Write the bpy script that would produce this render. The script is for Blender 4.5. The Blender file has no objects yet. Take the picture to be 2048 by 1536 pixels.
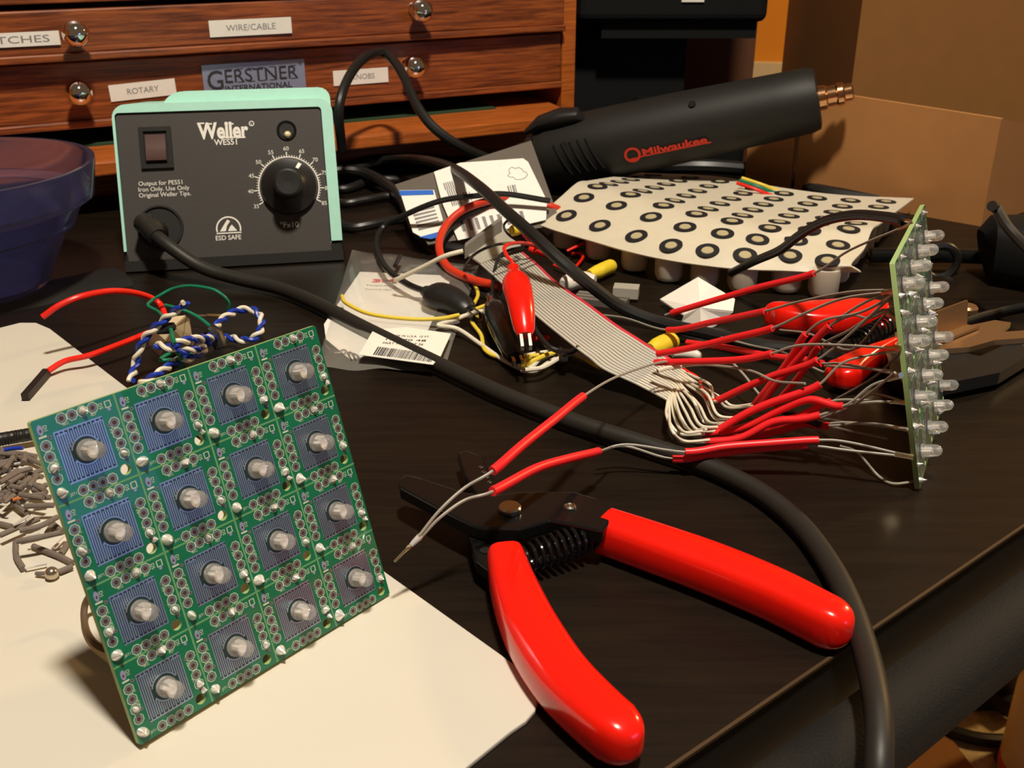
import bpy, math, random
from mathutils import Vector as V, Matrix as Mx
random.seed(7)
S = bpy.context.scene
C = S.collection
PI = math.pi
# ------------------------------------------------------------------ camera
FPX, PITCH, CAMH = 2100.0, math.radians(24.5), 0.172
cd = bpy.data.cameras.new('camera')
cam = bpy.data.objects.new('camera', cd)
C.objects.link(cam)
cam.location = (0, 0, CAMH)
cam.rotation_euler = (PI / 2 - PITCH, 0, 0)
cd.sensor_width = 36
cd.lens = 36 * FPX / 2048
cd.clip_start = 0.01
cd.clip_end = 50
cd.dof.use_dof = True
cd.dof.focus_distance = 0.33
cd.dof.aperture_fstop = 44
S.camera = cam
# ------------------------------------------------------------------ light and exposure
w = bpy.data.worlds.new('world')
S.world = w
w.use_nodes = True
w.node_tree.nodes['Background'].inputs[0].default_value = (1.0, 0.66, 0.38, 1)
w.node_tree.nodes['Background'].inputs[1].default_value = 0.10


def lamp(name, loc, target, size, energy, col, shape='DISK', sy=None):
    l = bpy.data.lights.new(name, 'AREA')
    l.shape = shape
    l.size = size
    if sy:
        l.size_y = sy
    l.energy = energy
    l.color = col
    o = bpy.data.objects.new(name, l)
    C.objects.link(o)
    o.location = loc
    o.rotation_euler = (V(target) - V(loc)).to_track_quat('-Z', 'Y').to_euler()
    return o


lamp('ceiling_lamp', (0.12, -0.02, 1.25), (-0.03, 0.4, 0), 0.12, 23, (1.0, 0.90, 0.75))
lamp('far_room_lamp', (2.2, 1.7, 1.2), (0.8, 2.5, 0.0), 0.3, 45, (1.0, 0.62, 0.25))
lamp('screen_light', (0.72, -0.12, 0.20), (-0.1, 0.7, 0.08), 0.26, 0.32, (0.25, 0.45, 1.0), 'RECTANGLE', 0.16)
S.view_settings.view_transform = 'Standard'
S.view_settings.look = 'None'
S.view_settings.gamma = 1
S.view_settings.exposure = 0.0
S.view_settings.use_curve_mapping = False

# ------------------------------------------------------------------ from a spot seen in the photo to a point of the place
cF = V((0, math.cos(PITCH), -math.sin(PITCH)))
cU = V((0, math.sin(PITCH), math.cos(PITCH)))
cR = V((1, 0, 0))
cO = V((0, 0, CAMH))


def ray(x, y):
    return (cF * FPX + cR * (x - 1024) - cU * (y - 768)).normalized()


def P(x, y, z=0.0):
    d = ray(x, y)
    return cO + d * ((z - CAMH) / d.z)


def onplane(x, y, o, n):
    d = ray(x, y)
    return cO + d * ((o - cO).dot(n) / d.dot(n))


def Zm(ox, oy, s, pts):
    return [(ox + a[0] / s, oy + a[1] / s) + tuple(a[2:]) for a in pts]


# ------------------------------------------------------------------ materials
MT = {}


def mat(name, col, rough=0.5, metal=0.0, spec=0.5, noise=0.0, nscale=200, bump=0.0, trans=0.0, ior=1.45, coat=0.0, emit=None, sss=0.0, alpha=1.0):
    if name in MT:
        return MT[name]
    m = bpy.data.materials.new(name)
    m.use_nodes = True
    nt = m.node_tree
    b = nt.nodes['Principled BSDF']
    b.inputs['Base Color'].default_value = (*col, 1)
    b.inputs['Roughness'].default_value = rough
    b.inputs['Metallic'].default_value = metal
    b.inputs['Specular IOR Level'].default_value = spec
    b.inputs['Transmission Weight'].default_value = trans
    b.inputs['IOR'].default_value = ior
    b.inputs['Coat Weight'].default_value = coat
    b.inputs['Alpha'].default_value = alpha
    if sss:
        b.inputs['Subsurface Weight'].default_value = sss
        b.inputs['Subsurface Radius'].default_value = (0.004, 0.003, 0.002)
        b.inputs['Subsurface Scale'].default_value = 1.0
    if emit:
        b.inputs['Emission Color'].default_value = (*col, 1)
        b.inputs['Emission Strength'].default_value = emit
    tc = nt.nodes.new('ShaderNodeTexCoord')
    nz = nt.nodes.new('ShaderNodeTexNoise')
    nz.inputs['Scale'].default_value = nscale
    nz.inputs['Detail'].default_value = 4
    nt.links.new(tc.outputs['Object'], nz.inputs['Vector'])
    mx = nt.nodes.new('ShaderNodeMix')
    mx.data_type = 'RGBA'
    k = noise if noise else 0.06
    mx.inputs['A'].default_value = (*[c * (1 - k) for c in col], 1)
    mx.inputs['B'].default_value = (*[min(1, c * (1 + k)) for c in col], 1)
    nt.links.new(nz.outputs['Fac'], mx.inputs['Factor'])
    nt.links.new(mx.outputs['Result'], b.inputs['Base Color'])
    if bump:
        bp = nt.nodes.new('ShaderNodeBump')
        bp.inputs['Strength'].default_value = 0.6
        bp.inputs['Distance'].default_value = bump
        nt.links.new(nz.outputs['Fac'], bp.inputs['Height'])
        nt.links.new(bp.outputs['Normal'], b.inputs['Normal'])
    MT[name] = m
    return m


def wood(name, c1, c2, rough, sx=(3, 60, 60), scale=8, c3=None, coat=0.0):
    m = bpy.data.materials.new(name)
    m.use_nodes = True
    nt = m.node_tree
    b = nt.nodes['Principled BSDF']
    b.inputs['Roughness'].default_value = rough
    b.inputs['Coat Weight'].default_value = coat
    b.inputs['Coat Roughness'].default_value = 0.25
    tc = nt.nodes.new('ShaderNodeTexCoord')
    mp = nt.nodes.new('ShaderNodeMapping')
    mp.inputs['Scale'].default_value = sx
    nt.links.new(tc.outputs['Object'], mp.inputs['Vector'])
    nz = nt.nodes.new('ShaderNodeTexNoise')
    nz.inputs['Scale'].default_value = scale
    nz.inputs['Detail'].default_value = 6
    nz.inputs['Roughness'].default_value = 0.65
    nz.inputs['Distortion'].default_value = 0.4
    nt.links.new(mp.outputs['Vector'], nz.inputs['Vector'])
    cr = nt.nodes.new('ShaderNodeValToRGB')
    cr.color_ramp.elements[0].position = 0.36
    cr.color_ramp.elements[0].color = (*c1, 1)
    cr.color_ramp.elements[1].position = 0.62
    cr.color_ramp.elements[1].color = (*c2, 1)
    nt.links.new(nz.outputs['Fac'], cr.inputs['Fac'])
    nt.links.new(cr.outputs['Color'], b.inputs['Base Color'])
    bp = nt.nodes.new('ShaderNodeBump')
    bp.inputs['Strength'].default_value = 0.25
    bp.inputs['Distance'].default_value = 0.0003
    nt.links.new(nz.outputs['Fac'], bp.inputs['Height'])
    nt.links.new(bp.outputs['Normal'], b.inputs['Normal'])
    return m


RED = mat('red_vinyl', (0.80, 0.010, 0.004), 0.22, coat=0.4)
RSLV = mat('red_sleeve', (0.80, 0.018, 0.022), 0.38)
REDW = mat('red_insulation', (0.75, 0.015, 0.006), 0.35)
REDL = mat('red_test_lead', (0.62, 0.035, 0.010), 0.45)
BLK = mat('black_plastic', (0.012, 0.011, 0.010), 0.4)
BLKR = mat('black_rubber', (0.016, 0.014, 0.011), 0.5)
BLKG = mat('black_gloss', (0.006, 0.006, 0.006), 0.16)
PANEL = mat('panel_black', (0.043, 0.037, 0.032), 0.55, bump=0.0001, nscale=1500)
TEAL = mat('teal_paint', (0.40, 0.72, 0.60), 0.45)
WHITE = mat('white_print', (0.80, 0.76, 0.68), 0.6)
PAPER = mat('paper_label', (0.85, 0.80, 0.72), 0.7)
INK = mat('black_ink', (0.03, 0.03, 0.035), 0.6)
GINK = mat('grey_ink', (0.22, 0.21, 0.21), 0.6)
CHROME = mat('chrome', (0.85, 0.85, 0.85), 0.06, 1.0)
STEEL = mat('steel', (0.62, 0.58, 0.52), 0.22, 1.0)
SOLD = mat('solder', (0.95, 0.92, 0.88), 0.22, 0.6)
BRASS = mat('tinned_brass', (0.72, 0.60, 0.38), 0.25, 1.0)
PCBG = mat('green_mask', (0.004, 0.125, 0.055), 0.3, noise=0.25, nscale=120, coat=0.5)
PCBE = mat('board_edge', (0.30, 0.42, 0.16), 0.6)
SCOR = mat('score_line', (0.10, 0.27, 0.11), 0.6)
SLATE = mat('bare_slate', (0.012, 0.030, 0.032), 0.35)
TRACE = mat('tinned_trace', (0.42, 0.50, 0.60), 0.30, 0.85)
PADM = mat('pad_ring', (0.26, 0.28, 0.27), 0.35, 0.7)
SILK = mat('silk_screen', (0.50, 0.58, 0.44), 0.6)
LAV = mat('lavender_pad', (0.36, 0.36, 0.50), 0.35, 0.5)
HOLE = mat('plated_hole', (0.09, 0.035, 0.025), 0.5, 0.3)
LEDM = mat('clear_epoxy', (1.0, 0.96, 0.93), 0.04, trans=0.82, alpha=0.62, ior=1.45)
LEDI = mat('led_core', (0.9, 0.85, 0.8), 0.3, 0.3)
GREYW = mat('grey_insulation', (0.30, 0.27, 0.22), 0.45)
CLIPG = mat('grey_offcut', (0.15, 0.12, 0.10), 0.5, noise=0.3)
RIB = mat('ribbon_grey', (0.50, 0.47, 0.40), 0.45)
RIBG = mat('ribbon_groove', (0.20, 0.185, 0.16), 0.6)
CRM = mat('cream_insulation', (0.72, 0.66, 0.52), 0.4)
YEL = mat('yellow_insulation', (0.78, 0.58, 0.06), 0.4)
BLUE = mat('blue_insulation', (0.010, 0.035, 0.34), 0.35)
GRNW = mat('green_insulation', (0.004, 0.17, 0.085), 0.4)
SILI = mat('silicone', (0.66, 0.58, 0.44), 0.5, sss=0.25)
SILP = mat('silicone_plug', (0.62, 0.54, 0.42), 0.45, sss=0.5)
CARB = mat('carbon_ring', (0.010, 0.009, 0.012), 0.6)
CONT = mat('contact_centre', (0.45, 0.38, 0.22), 0.5)
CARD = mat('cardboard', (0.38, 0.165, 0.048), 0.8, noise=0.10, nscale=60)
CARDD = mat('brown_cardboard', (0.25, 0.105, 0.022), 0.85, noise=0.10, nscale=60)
ORNG = mat('orange_paint', (0.62, 0.24, 0.012), 0.75)
CREAM = mat('cream_trim', (0.55, 0.48, 0.33), 0.6)
MATB = mat('cutting_board', (0.57, 0.535, 0.455), 0.55, noise=0.03, nscale=30, bump=0.0001)
FELT = mat('green_felt', (0.02, 0.05, 0.02), 0.95)
LEATH = mat('textured_black', (0.009, 0.008, 0.0065), 0.75, spec=0.3, noise=0.5, nscale=1500, bump=0.0004)
BWLM = mat('blue_clear_plastic', (0.36, 0.37, 0.70), 0.12, trans=0.95, ior=1.25)
BAGM = mat('clear_bag', (0.60, 0.58, 0.52), 0.10, alpha=0.13, bump=0.0006, nscale=90, coat=1.0)
ESD = mat('grey_bag', (0.17, 0.145, 0.12), 0.3, metal=0.3, bump=0.0005, nscale=60)
BLUP = mat('blue_print', (0.01, 0.12, 0.55), 0.6)
REDP = mat('red_print', (0.70, 0.05, 0.06), 0.6)
ORP = mat('orange_print', (0.8, 0.35, 0.05), 0.6)
CARP = mat('carpet_pile', (0.48, 0.38, 0.22), 0.95, noise=0.5, nscale=90, bump=0.004)
COPP = mat('bronze_plate', (0.42, 0.25, 0.12), 0.35, 0.8)
PLATE = mat('brushed_plate', (0.42, 0.46, 0.62), 0.30, 0.55)  # blue reflection on the name plate put into its base colour
CHW = wood('chest_wood', (0.10, 0.020, 0.004), (0.34, 0.085, 0.017), 0.42, coat=0.15)
CHW2 = wood('chest_frame_wood', (0.30, 0.064, 0.009), (0.55, 0.145, 0.022), 0.4, coat=0.2)
DESKM = wood('desk_wood', (0.0058, 0.0036, 0.0020), (0.0105, 0.0062, 0.0032), 0.42, sx=(4, 40, 40), scale=6)


DESKM.node_tree.nodes['Principled BSDF'].inputs['Specular IOR Level'].default_value = 0.28


# ------------------------------------------------------------------ mesh builder
class MB:
    def __init__(s):
        s.v, s.f, s.m = [], [], []

    def add(s, vs, fs, mi=0):
        k = len(s.v)
        s.v += [V(a) for a in vs]
        for f in fs:
            s.f.append([i + k for i in f])
            s.m.append(mi)
        return s

    def box(s, c, ax, ay, az, mi=0):
        c, ax, ay, az = V(c), V(ax), V(ay), V(az)
        vs = [c + ax * i + ay * j + az * k for k in (-1, 1) for j in (-1, 1) for i in (-1, 1)]
        return s.add(vs, [(0, 2, 3, 1), (4, 5, 7, 6), (0, 1, 5, 4), (2, 6, 7, 3), (0, 4, 6, 2), (1, 3, 7, 5)], mi)

    def bx(s, a, b, mi=0, M=None):
        c = [(a[i] + b[i]) / 2 for i in range(3)]
        h = [abs(b[i] - a[i]) / 2 for i in range(3)]
        M = M or Mx.Identity(4)
        R = M.to_3x3()
        return s.box(M @ V(c), R @ V((h[0], 0, 0)), R @ V((0, h[1], 0)), R @ V((0, 0, h[2])), mi)

    def tube(s, pts, r, seg=8, mi=0, cap=True, closed=False, sq=None, up=None):
        pts = [V(p) for p in pts]
        n = len(pts)
        rr = r if isinstance(r, (list, tuple)) else [r] * n
        vs, fs = [], []
        t = (pts[1] - pts[0]).normalized()
        ref = V(up) if up else (V((0, 0, 1)) if abs(t.z) < 0.9 else V((1, 0, 0)))
        x = (ref - t * ref.dot(t)).normalized()
        for i, p in enumerate(pts):
            if closed:
                t = (pts[(i + 1) % n] - pts[i - 1]).normalized()
            else:
                t = (pts[min(i + 1, n - 1)] - pts[max(i - 1, 0)])
                t = t.normalized() if t.length > 1e-9 else V((0, 0, 1))
            base = V(up) if up else x
            q = base - t * base.dot(t)
            if q.length > 1e-6:
                x = q.normalized()
            y = t.cross(x)
            ri = rr[i]
            for k in range(seg):
                a = 2 * PI * k / seg
                ca, sa = math.cos(a), math.sin(a)
                if sq:   # rounded-rectangle section: ri = (half along up, half across)
                    e = sq
                    ca = math.copysign(abs(ca) ** e, ca)
                    sa = math.copysign(abs(sa) ** e, sa)
                if isinstance(ri, (list, tuple)):
                    vs.append(p + x * ri[0] * ca + y * ri[1] * sa)
                else:
                    vs.append(p + (x * ca + y * sa) * ri)
        m = n if closed else n - 1
        for i in range(m):
            for k in range(seg):
                a, b = i * seg + k, i * seg + (k + 1) % seg
                c, d = ((i + 1) % n) * seg + (k + 1) % seg, ((i + 1) % n) * seg + k
                fs.append((a, b, c, d))
        if cap and not closed:
            fs.append(tuple(range(seg - 1, -1, -1)))
            fs.append(tuple(range((n - 1) * seg, n * seg)))
        return s.add(vs, fs, mi)

    def lathe(s, prof, M=None, seg=24, mi=0, a0=0, a1=2 * PI):
        M = M or Mx.Identity(4)
        full = abs(a1 - a0 - 2 * PI) < 1e-6
        ns = seg if full else seg + 1
        vs, fs = [], []
        for (r, z) in prof:
            for k in range(ns):
                a = a0 + (a1 - a0) * k / seg
                vs.append(M @ V((max(r, 1e-7) * math.cos(a), max(r, 1e-7) * math.sin(a), z)))
        for i in range(len(prof) - 1):
            for k in range(seg):
                a, b = i * ns + k, i * ns + (k + 1) % ns
                fs.append((a, b, b + ns, a + ns))
        return s.add(vs, fs, mi)

    def prism(s, poly, z0, z1, M=None, mi=0):
        M = M or Mx.Identity(4)
        n = len(poly)
        vs = [M @ V((p[0], p[1], z0)) for p in poly] + [M @ V((p[0], p[1], z1)) for p in poly]
        ar = sum(poly[i][0] * poly[(i + 1) % n][1] - poly[(i + 1) % n][0] * poly[i][1] for i in range(n))
        lo, hi = list(range(n)), list(range(n, 2 * n))
        sd = [(i, (i + 1) % n, n + (i + 1) % n, n + i) for i in range(n)]
        if ar > 0:
            fs = [lo[::-1], hi] + sd
        else:
            fs = [lo, hi[::-1]] + [f[::-1] for f in sd]
        return s.add(vs, fs, mi)

    def slab(s, pts, t, mi=0):
        """closed outline of 3D points given a thickness vector t"""
        n = len(pts)
        pts = [V(p) for p in pts]
        vs = pts + [p + V(t) for p in pts]
        return s.add(vs, [list(range(n))[::-1], list(range(n, 2 * n))] + [(i, (i + 1) % n, n + (i + 1) % n, n + i) for i in range(n)], mi)

    def surf(s, fn, nu, nv, mi=0, thick=0.0, mfn=None):
        g = [[fn(i / nu, j / nv) for j in range(nv + 1)] for i in range(nu + 1)]
        vs = [p for row in g for p in row]
        fs, ms = [], []
        W = nv + 1
        for i in range(nu):
            for j in range(nv):
                fs.append((i * W + j, (i + 1) * W + j, (i + 1) * W + j + 1, i * W + j + 1))
                ms.append(mfn(i, j) if mfn else mi)
        if thick:
            N = len(vs)
            nn = []
            for i in range(nu + 1):
                for j in range(nv + 1):
                    a = g[min(i + 1, nu)][j] - g[max(i - 1, 0)][j]
                    b = g[i][min(j + 1, nv)] - g[i][max(j - 1, 0)]
                    nn.append(a.cross(b).normalized())
            vs = vs + [p - n * thick for p, n in zip(vs, nn)]
            fs = fs + [tuple(q + N for q in f[::-1]) for f in fs]
            ms = ms + ms
            rim = [(i, 0) for i in range(nu)] + [(nu, j) for j in range(nv)] + [(nu - i, nv) for i in range(nu)] + [(0, nv - j) for j in range(nv)]
            ids = [a * W + b for a, b in rim]
            for q in range(len(ids)):
                a, b = ids[q], ids[(q + 1) % len(ids)]
                fs.append((a, a + N, b + N, b))
                ms.append(mi)
        k = len(s.v)
        s.v += [V(a) for a in vs]
        s.f += [[i + k for i in f] for f in fs]
        s.m += ms
        return s

    def mesh_in(s, me, M, mi=0):
        return s.add([M @ v.co for v in me.vertices], [tuple(p.vertices) for p in me.polygons], mi)

    def mesh(s, name, mats, M=None, smooth=True, ang=35):
        Mi = M.inverted() if M else None
        me = bpy.data.meshes.new(name)
        me.from_pydata([(Mi @ a) if Mi else a for a in s.v], [], s.f)
        for m in (mats if isinstance(mats, (list, tuple)) else [mats]):
            me.materials.append(m)
        for p, m in zip(me.polygons, s.m):
            p.material_index = m
        if smooth:
            me.polygons.foreach_set('use_smooth', [True] * len(me.polygons))
            me.update()
            me.set_sharp_from_angle(angle=math.radians(ang))
        me.update()
        return me


def fixn(me):
    import bmesh
    b = bmesh.new()
    b.from_mesh(me)
    bmesh.ops.recalc_face_normals(b, faces=b.faces)
    b.to_mesh(me)
    b.free()


def tag(o, label=None, cat=None, group=None, kind=None):
    if label:
        o['label'] = label
    if cat:
        o['category'] = cat
    if group:
        o['group'] = group
    if kind:
        o['kind'] = kind
    return o


def thing(name, label, cat, loc, group=None, R=None):
    o = bpy.data.objects.new(name, None)
    o.empty_display_size = 0.01
    C.objects.link(o)
    M = Mx.Translation(V(loc))
    if R:
        M = M @ R.to_4x4()
    o.matrix_world = M
    o['_M'] = [c for r in M for c in r]
    FR[o.name] = M
    tag(o, label, cat, group)
    return o


FR = {}


def part(par, name, mb, mats, label=None, smooth=True, ang=35, local=False, fix=True, kind=None):
    """mb is in world coordinates unless local; the parent's frame is shared by sub-parts"""
    M = FR[par.name]
    me = mb.mesh(name, mats, None if local else M, smooth, ang)
    if fix:
        fixn(me)
    o = bpy.data.objects.new(name, me)
    C.objects.link(o)
    o.parent = par
    FR[o.name] = M
    if label:
        o['label'] = label
    if kind:
        o['kind'] = kind
    return o


def single(name, label, cat, mb, mats, group=None, smooth=True, ang=35, kind=None, loc=None, R=None, fix=True):
    if loc is None:
        xs = [v.x for v in mb.v]
        ys = [v.y for v in mb.v]
        loc = ((min(xs) + max(xs)) / 2, (min(ys) + max(ys)) / 2, min(v.z for v in mb.v))
    M = Mx.Translation(V(loc))
    if R:
        M = M @ R.to_4x4()
    me = mb.mesh(name, mats, M, smooth, ang)
    if fix:
        fixn(me)
    o = bpy.data.objects.new(name, me)
    o.matrix_world = M
    C.objects.link(o)
    FR[o.name] = M
    tag(o, label, cat, group, kind)
    return o


def copy_tree(o, parent=None):
    c = o.copy()
    C.objects.link(c)
    if parent:
        c.parent = parent
    for ch in list(o.children):
        copy_tree(ch, c)
    return c


def text_mesh(s, size=1.0, bold=0.0, align='CENTER', ext=0.0, shear=0.0, space=1.0):
    cu = bpy.data.curves.new('t', 'FONT')
    cu.body = s
    cu.size = size
    cu.offset = bold
    cu.align_x = align
    cu.align_y = 'CENTER'
    cu.shear = shear
    cu.space_character = space
    cu.extrude = ext
    cu.resolution_u = 3
    o = bpy.data.objects.new('t', cu)
    me = bpy.data.meshes.new_from_object(o)
    bpy.data.objects.remove(o)
    return me


def put_text(mb, s, M, width=None, height=None, size=1.0, mi=0, align='CENTER', bold=0.0, ext=0.0, space=1.0, shear=0.0):
    me = text_mesh(s, 1.0, bold, align, 0.0, shear, space)
    xs = [v.co.x for v in me.vertices]
    ys = [v.co.y for v in me.vertices]
    w0, h0 = max(xs) - min(xs), max(ys) - min(ys)
    cx, cy = (max(xs) + min(xs)) / 2, (max(ys) + min(ys)) / 2
    sx = width / w0 if width else (height / h0 if height else size)
    sy = height / h0 if height else sx
    T = M @ Mx.Diagonal((sx, sy, 1, 1)) @ Mx.Translation((-cx if align == 'CENTER' else -min(xs), -cy, 0))
    mb.mesh_in(me, T, mi)
    bpy.data.meshes.remove(me)


def hole_plate(outer, holes, t):
    cu = bpy.data.curves.new('p', 'CURVE')
    cu.dimensions = '2D'
    cu.fill_mode = 'BOTH'
    cu.extrude = t / 2
    for lp in [outer] + holes:
        sp = cu.splines.new('POLY')
        sp.points.add(len(lp) - 1)
        for p, q in zip(sp.points, lp):
            p.co = (q[0], q[1], 0, 1)
        sp.use_cyclic_u = True
    o = bpy.data.objects.new('p', cu)
    me = bpy.data.meshes.new_from_object(o)
    bpy.data.objects.remove(o)
    return me


def circ(x, y, r, n=20, a0=0.0):
    return [(x + r * math.cos(a0 + 2 * PI * i / n), y + r * math.sin(a0 + 2 * PI * i / n)) for i in range(n)]


def smooth_path(pts, sub=6):
    """Catmull-Rom through the points"""
    pts = [V(p) for p in pts]
    if len(pts) < 3:
        return [pts[0].lerp(pts[-1], i / sub) for i in range(sub + 1)]
    out = []
    for i in range(len(pts) - 1):
        p1, p2 = pts[i], pts[i + 1]
        p0 = pts[i - 1] if i else p1 * 2 - p2
        p3 = pts[i + 2] if i + 2 < len(pts) else p2 * 2 - p1
        for k in range(sub):
            t = k / sub
            out.append(0.5 * ((2 * p1) + (p2 - p0) * t + (2 * p0 - 5 * p1 + 4 * p2 - p3) * t * t + (3 * p1 - p0 - 3 * p2 + p3) * t ** 3))
    out.append(pts[-1])
    return out


def frame(o, x, y):
    x = V(x).normalized()
    y = V(y)
    y = (y - x * y.dot(x)).normalized()
    z = x.cross(y)
    M = Mx.Identity(4)
    for i in range(3):
        M[i][0], M[i][1], M[i][2], M[i][3] = x[i], y[i], z[i], o[i]
    return M


def seen(pts, z=0.0):
    return [P(p[0], p[1], p[2] if len(p) > 2 else z) for p in pts]

# ================================================================== the room
E0, E1 = P(1335, 1536), P(2048, 1050)
ed = (E1 - E0).normalized()                     # along the desk's near edge
en = V((ed.y, -ed.x, 0))                        # outward, away from the desk
FZ = -0.74


def struct(name, mb, m, smooth=False):
    o = single(name, None, None, mb, m, smooth=smooth)
    o['kind'] = 'structure'
    return o


struct('floor', MB().bx((-2.5, -2.0, FZ - 0.05), (4.2, 4.2, FZ)), CARP)
# orange wall at the back, with cream trim at its foot line
wa, wb = V((-2.2, 3.1, 0)), V((3.2, 2.2, 0))
wd = (wb - wa).normalized()
wn = V((-wd.y, wd.x, 0))
Mw = frame(wa, wd, wn)
L = (wb - wa).length
struct('wall_back', MB().bx((0, 0, FZ), (L, 0.1, 1.6), M=Mw), ORNG)
t1 = onplane(1530, 123, wa, wn)
t2 = onplane(1530, 200, wa, wn)
struct('trim_1', MB().bx((0, -0.03, t2.z - 0.1), (L, 0.0, t1.z), M=Mw), CREAM)
struct('wall_left', MB().bx((-2.5, -2.0, FZ), (-2.4, 3.1, 1.6)), ORNG)

# ------------------------------------------------------------------ desk
dk = thing('desk', 'very dark brown wooden desk that everything lies on, seen from its corner side', 'desk', (0.1, 0.6, FZ))
q0, q1 = E0 - ed * 0.50, E0 + ed * 0.95
top = [(q0.x, q0.y), (q1.x, q1.y), (q1.x, 1.15), (-0.95, 1.15), (-0.95, q0.y)]
s0, s1 = P(82, 571), P(238, 538)
sd_ = (s1 - s0).normalized()
sn_ = V((-sd_.y, sd_.x, 0))
part(dk, 'desk_top', MB().prism(top, -0.004, 0.0), DESKM, smooth=False)
part(dk, 'desk_board', MB().prism(top, -0.03, -0.004), BLK, smooth=False)
mb = MB()
a = E0 - ed * 0.5
mb.slab([a + en * 0.0006 + V((0, 0, 0.0002)), a + ed * 1.45 + en * 0.0006 + V((0, 0, 0.0002)), a + ed * 1.45 - en * 0.0003 + V((0, 0, 0.0002)), a - en * 0.0003 + V((0, 0, 0.0002))], (0, 0, -0.0009))
part(dk, 'edge_band', mb, mat('pale_edge', (0.055, 0.030, 0.012), 0.5), 'thin paler brown edge strip', smooth=False)  # strip a little paler than the desk top
rb = onplane(1925, 1442, E0 + en * 0.024, en)
prof = []
for (o_, z_) in ((0.006, -0.030), (0.006, -0.010), (0.0075, -0.0068), (0.011, -0.0048), (0.015, -0.0048), (0.020, -0.0068), (0.0235, -0.0115), (0.024, -0.018), (0.024, rb.z)):
    prof.append((o_, z_))
prof.append((0.006, rb.z))
vs, fs = [], []
for k in (0, 1):
    for (o_, z_) in prof:
        vs.append(a + ed * (1.45 * k) + en * o_ + V((0, 0, z_)))
n = len(prof)
for i in range(n):
    fs.append((i, (i + 1) % n, n + (i + 1) % n, n + i))
fs += [tuple(range(n))[::-1], tuple(range(n, 2 * n))]
part(dk, 'padded_rail', MB().add(vs, fs), LEATH, 'black textured rail below the desk edge')
# raised strip across the back of the desk
a = s0 - sd_ * 0.7 + V((0, 0, 0))
mb = MB()
pf = [(-0.030, 0.0), (-0.028, 0.0022), (-0.022, 0.0036), (-0.010, 0.0040), (-0.004, 0.0030), (-0.0015, 0.0008), (-0.001, 0.0)]
vs, fs = [], []
for k in (0, 1):
    for (o_, z_) in pf:
        vs.append(a + sd_ * (0.735 * k) + sn_ * o_ + V((0, 0, z_)))
n = len(pf)
for i in range(n):
    fs.append((i, (i + 1) % n, n + (i + 1) % n, n + i))
fs += [tuple(range(n))[::-1], tuple(range(n, 2 * n))]
part(dk, 'back_strip', mb.add(vs, fs), LEATH, 'low black textured strip across the desk')
for (lx, ly) in ((-0.85, 1.05), (0.60, 1.05), (-0.85, 0.10), (0.05, 0.55)):
    part(dk, 'leg', MB().bx((lx - 0.03, ly - 0.03, FZ), (lx + 0.03, ly + 0.03, -0.03)), BLK, smooth=False)

# ------------------------------------------------------------------ things on the floor, past the desk edge
mb = MB().prism([(p.x, p.y) for p in [P(1700, 1536, FZ), P(1870, 1478, FZ), P(1905, 1500, FZ), P(2010, 1640, FZ), P(1700, 1640, FZ)]], FZ, FZ + 0.012)
single('cardboard_sheet', 'brown cardboard sheet lying on the carpet beyond the desk edge', 'cardboard', mb, CARDD, smooth=False)
mb = MB().prism([(p.x, p.y) for p in [P(1985, 1378, FZ), P(2020, 1350, FZ), P(2120, 1330, FZ), P(2110, 1440, FZ), P(2030, 1400, FZ)]], FZ, FZ + 0.02)
single('wood_block', 'orange brown wooden block on the carpet at the right frame edge', 'wood block', mb, CARDD, smooth=False)
mb = MB().tube([P(1965, 1378, FZ + 0.02), P(2032, 1420, FZ + 0.02)], 0.014, 10)
single('black_bar', 'short thick black bar on the carpet beside the brown block', 'bar', mb, BLK)
tb = thing('white_plastic_bottle', 'tall cream plastic bottle standing on the carpet at the right frame edge', 'bottle', P(2110, 1560, FZ))
ctr = P(2110, 1560, FZ)
Mt = Mx.Translation(ctr)
part(tb, 'body', MB().lathe([(0, 0), (0.055, 0), (0.062, 0.006), (0.062, 0.12), (0.05, 0.15), (0.028, 0.17), (0.026, 0.2), (0, 0.2)], Mt, 28), mat('cream_plastic', (0.70, 0.60, 0.42), 0.4))
part(tb, 'red_mark', MB().lathe([(0.0625, 0.010), (0.0625, 0.022)], Mt, 28, a0=2.5, a1=3.7), REDP, 'small red mark low on the side', fix=False)
mb = MB().tube(smooth_path(seen([(1880, 1455), (1900, 1462), (1960, 1478), (2030, 1482), (2100, 1486), (2200, 1500)], FZ + 0.008)), 0.008, 8)
single('floor_cable', 'thick black cable running across the carpet below the desk', 'cable', mb, BLK)
mb = MB().tube(smooth_path(seen([(1992, 1510), (2015, 1528), (2045, 1548)], FZ + 0.006)), 0.005, 8)
single('black_cable', 'thin dark cord end on the carpet in the bottom right corner', 'cord', mb, BLK)

# ------------------------------------------------------------------ cutting board
bp = [(-60, 700), (0, 655), (40, 645), (72, 645), (100, 657), (250, 772), (1000, 1307), (1035, 1333), (1060, 1358), (1074, 1382), (1077, 1400), (1070, 1420), (1052, 1441), (1020, 1463), (930, 1536), (700, 1700), (-100, 1700), (-300, 1500), (-300, 900)]
mb = MB().prism([(P(x, y, 0.0014).x, P(x, y, 0.0014).y) for x, y in bp], 0.0, 0.0014)
o = single('cutting_board', 'pale cream plastic cutting board with rounded corners lying on the desk', 'cutting board', mb, MATB, smooth=False)
bv = o.modifiers.new('Bevel', 'BEVEL')
bv.width = 0.0004
bv.segments = 2

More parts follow.
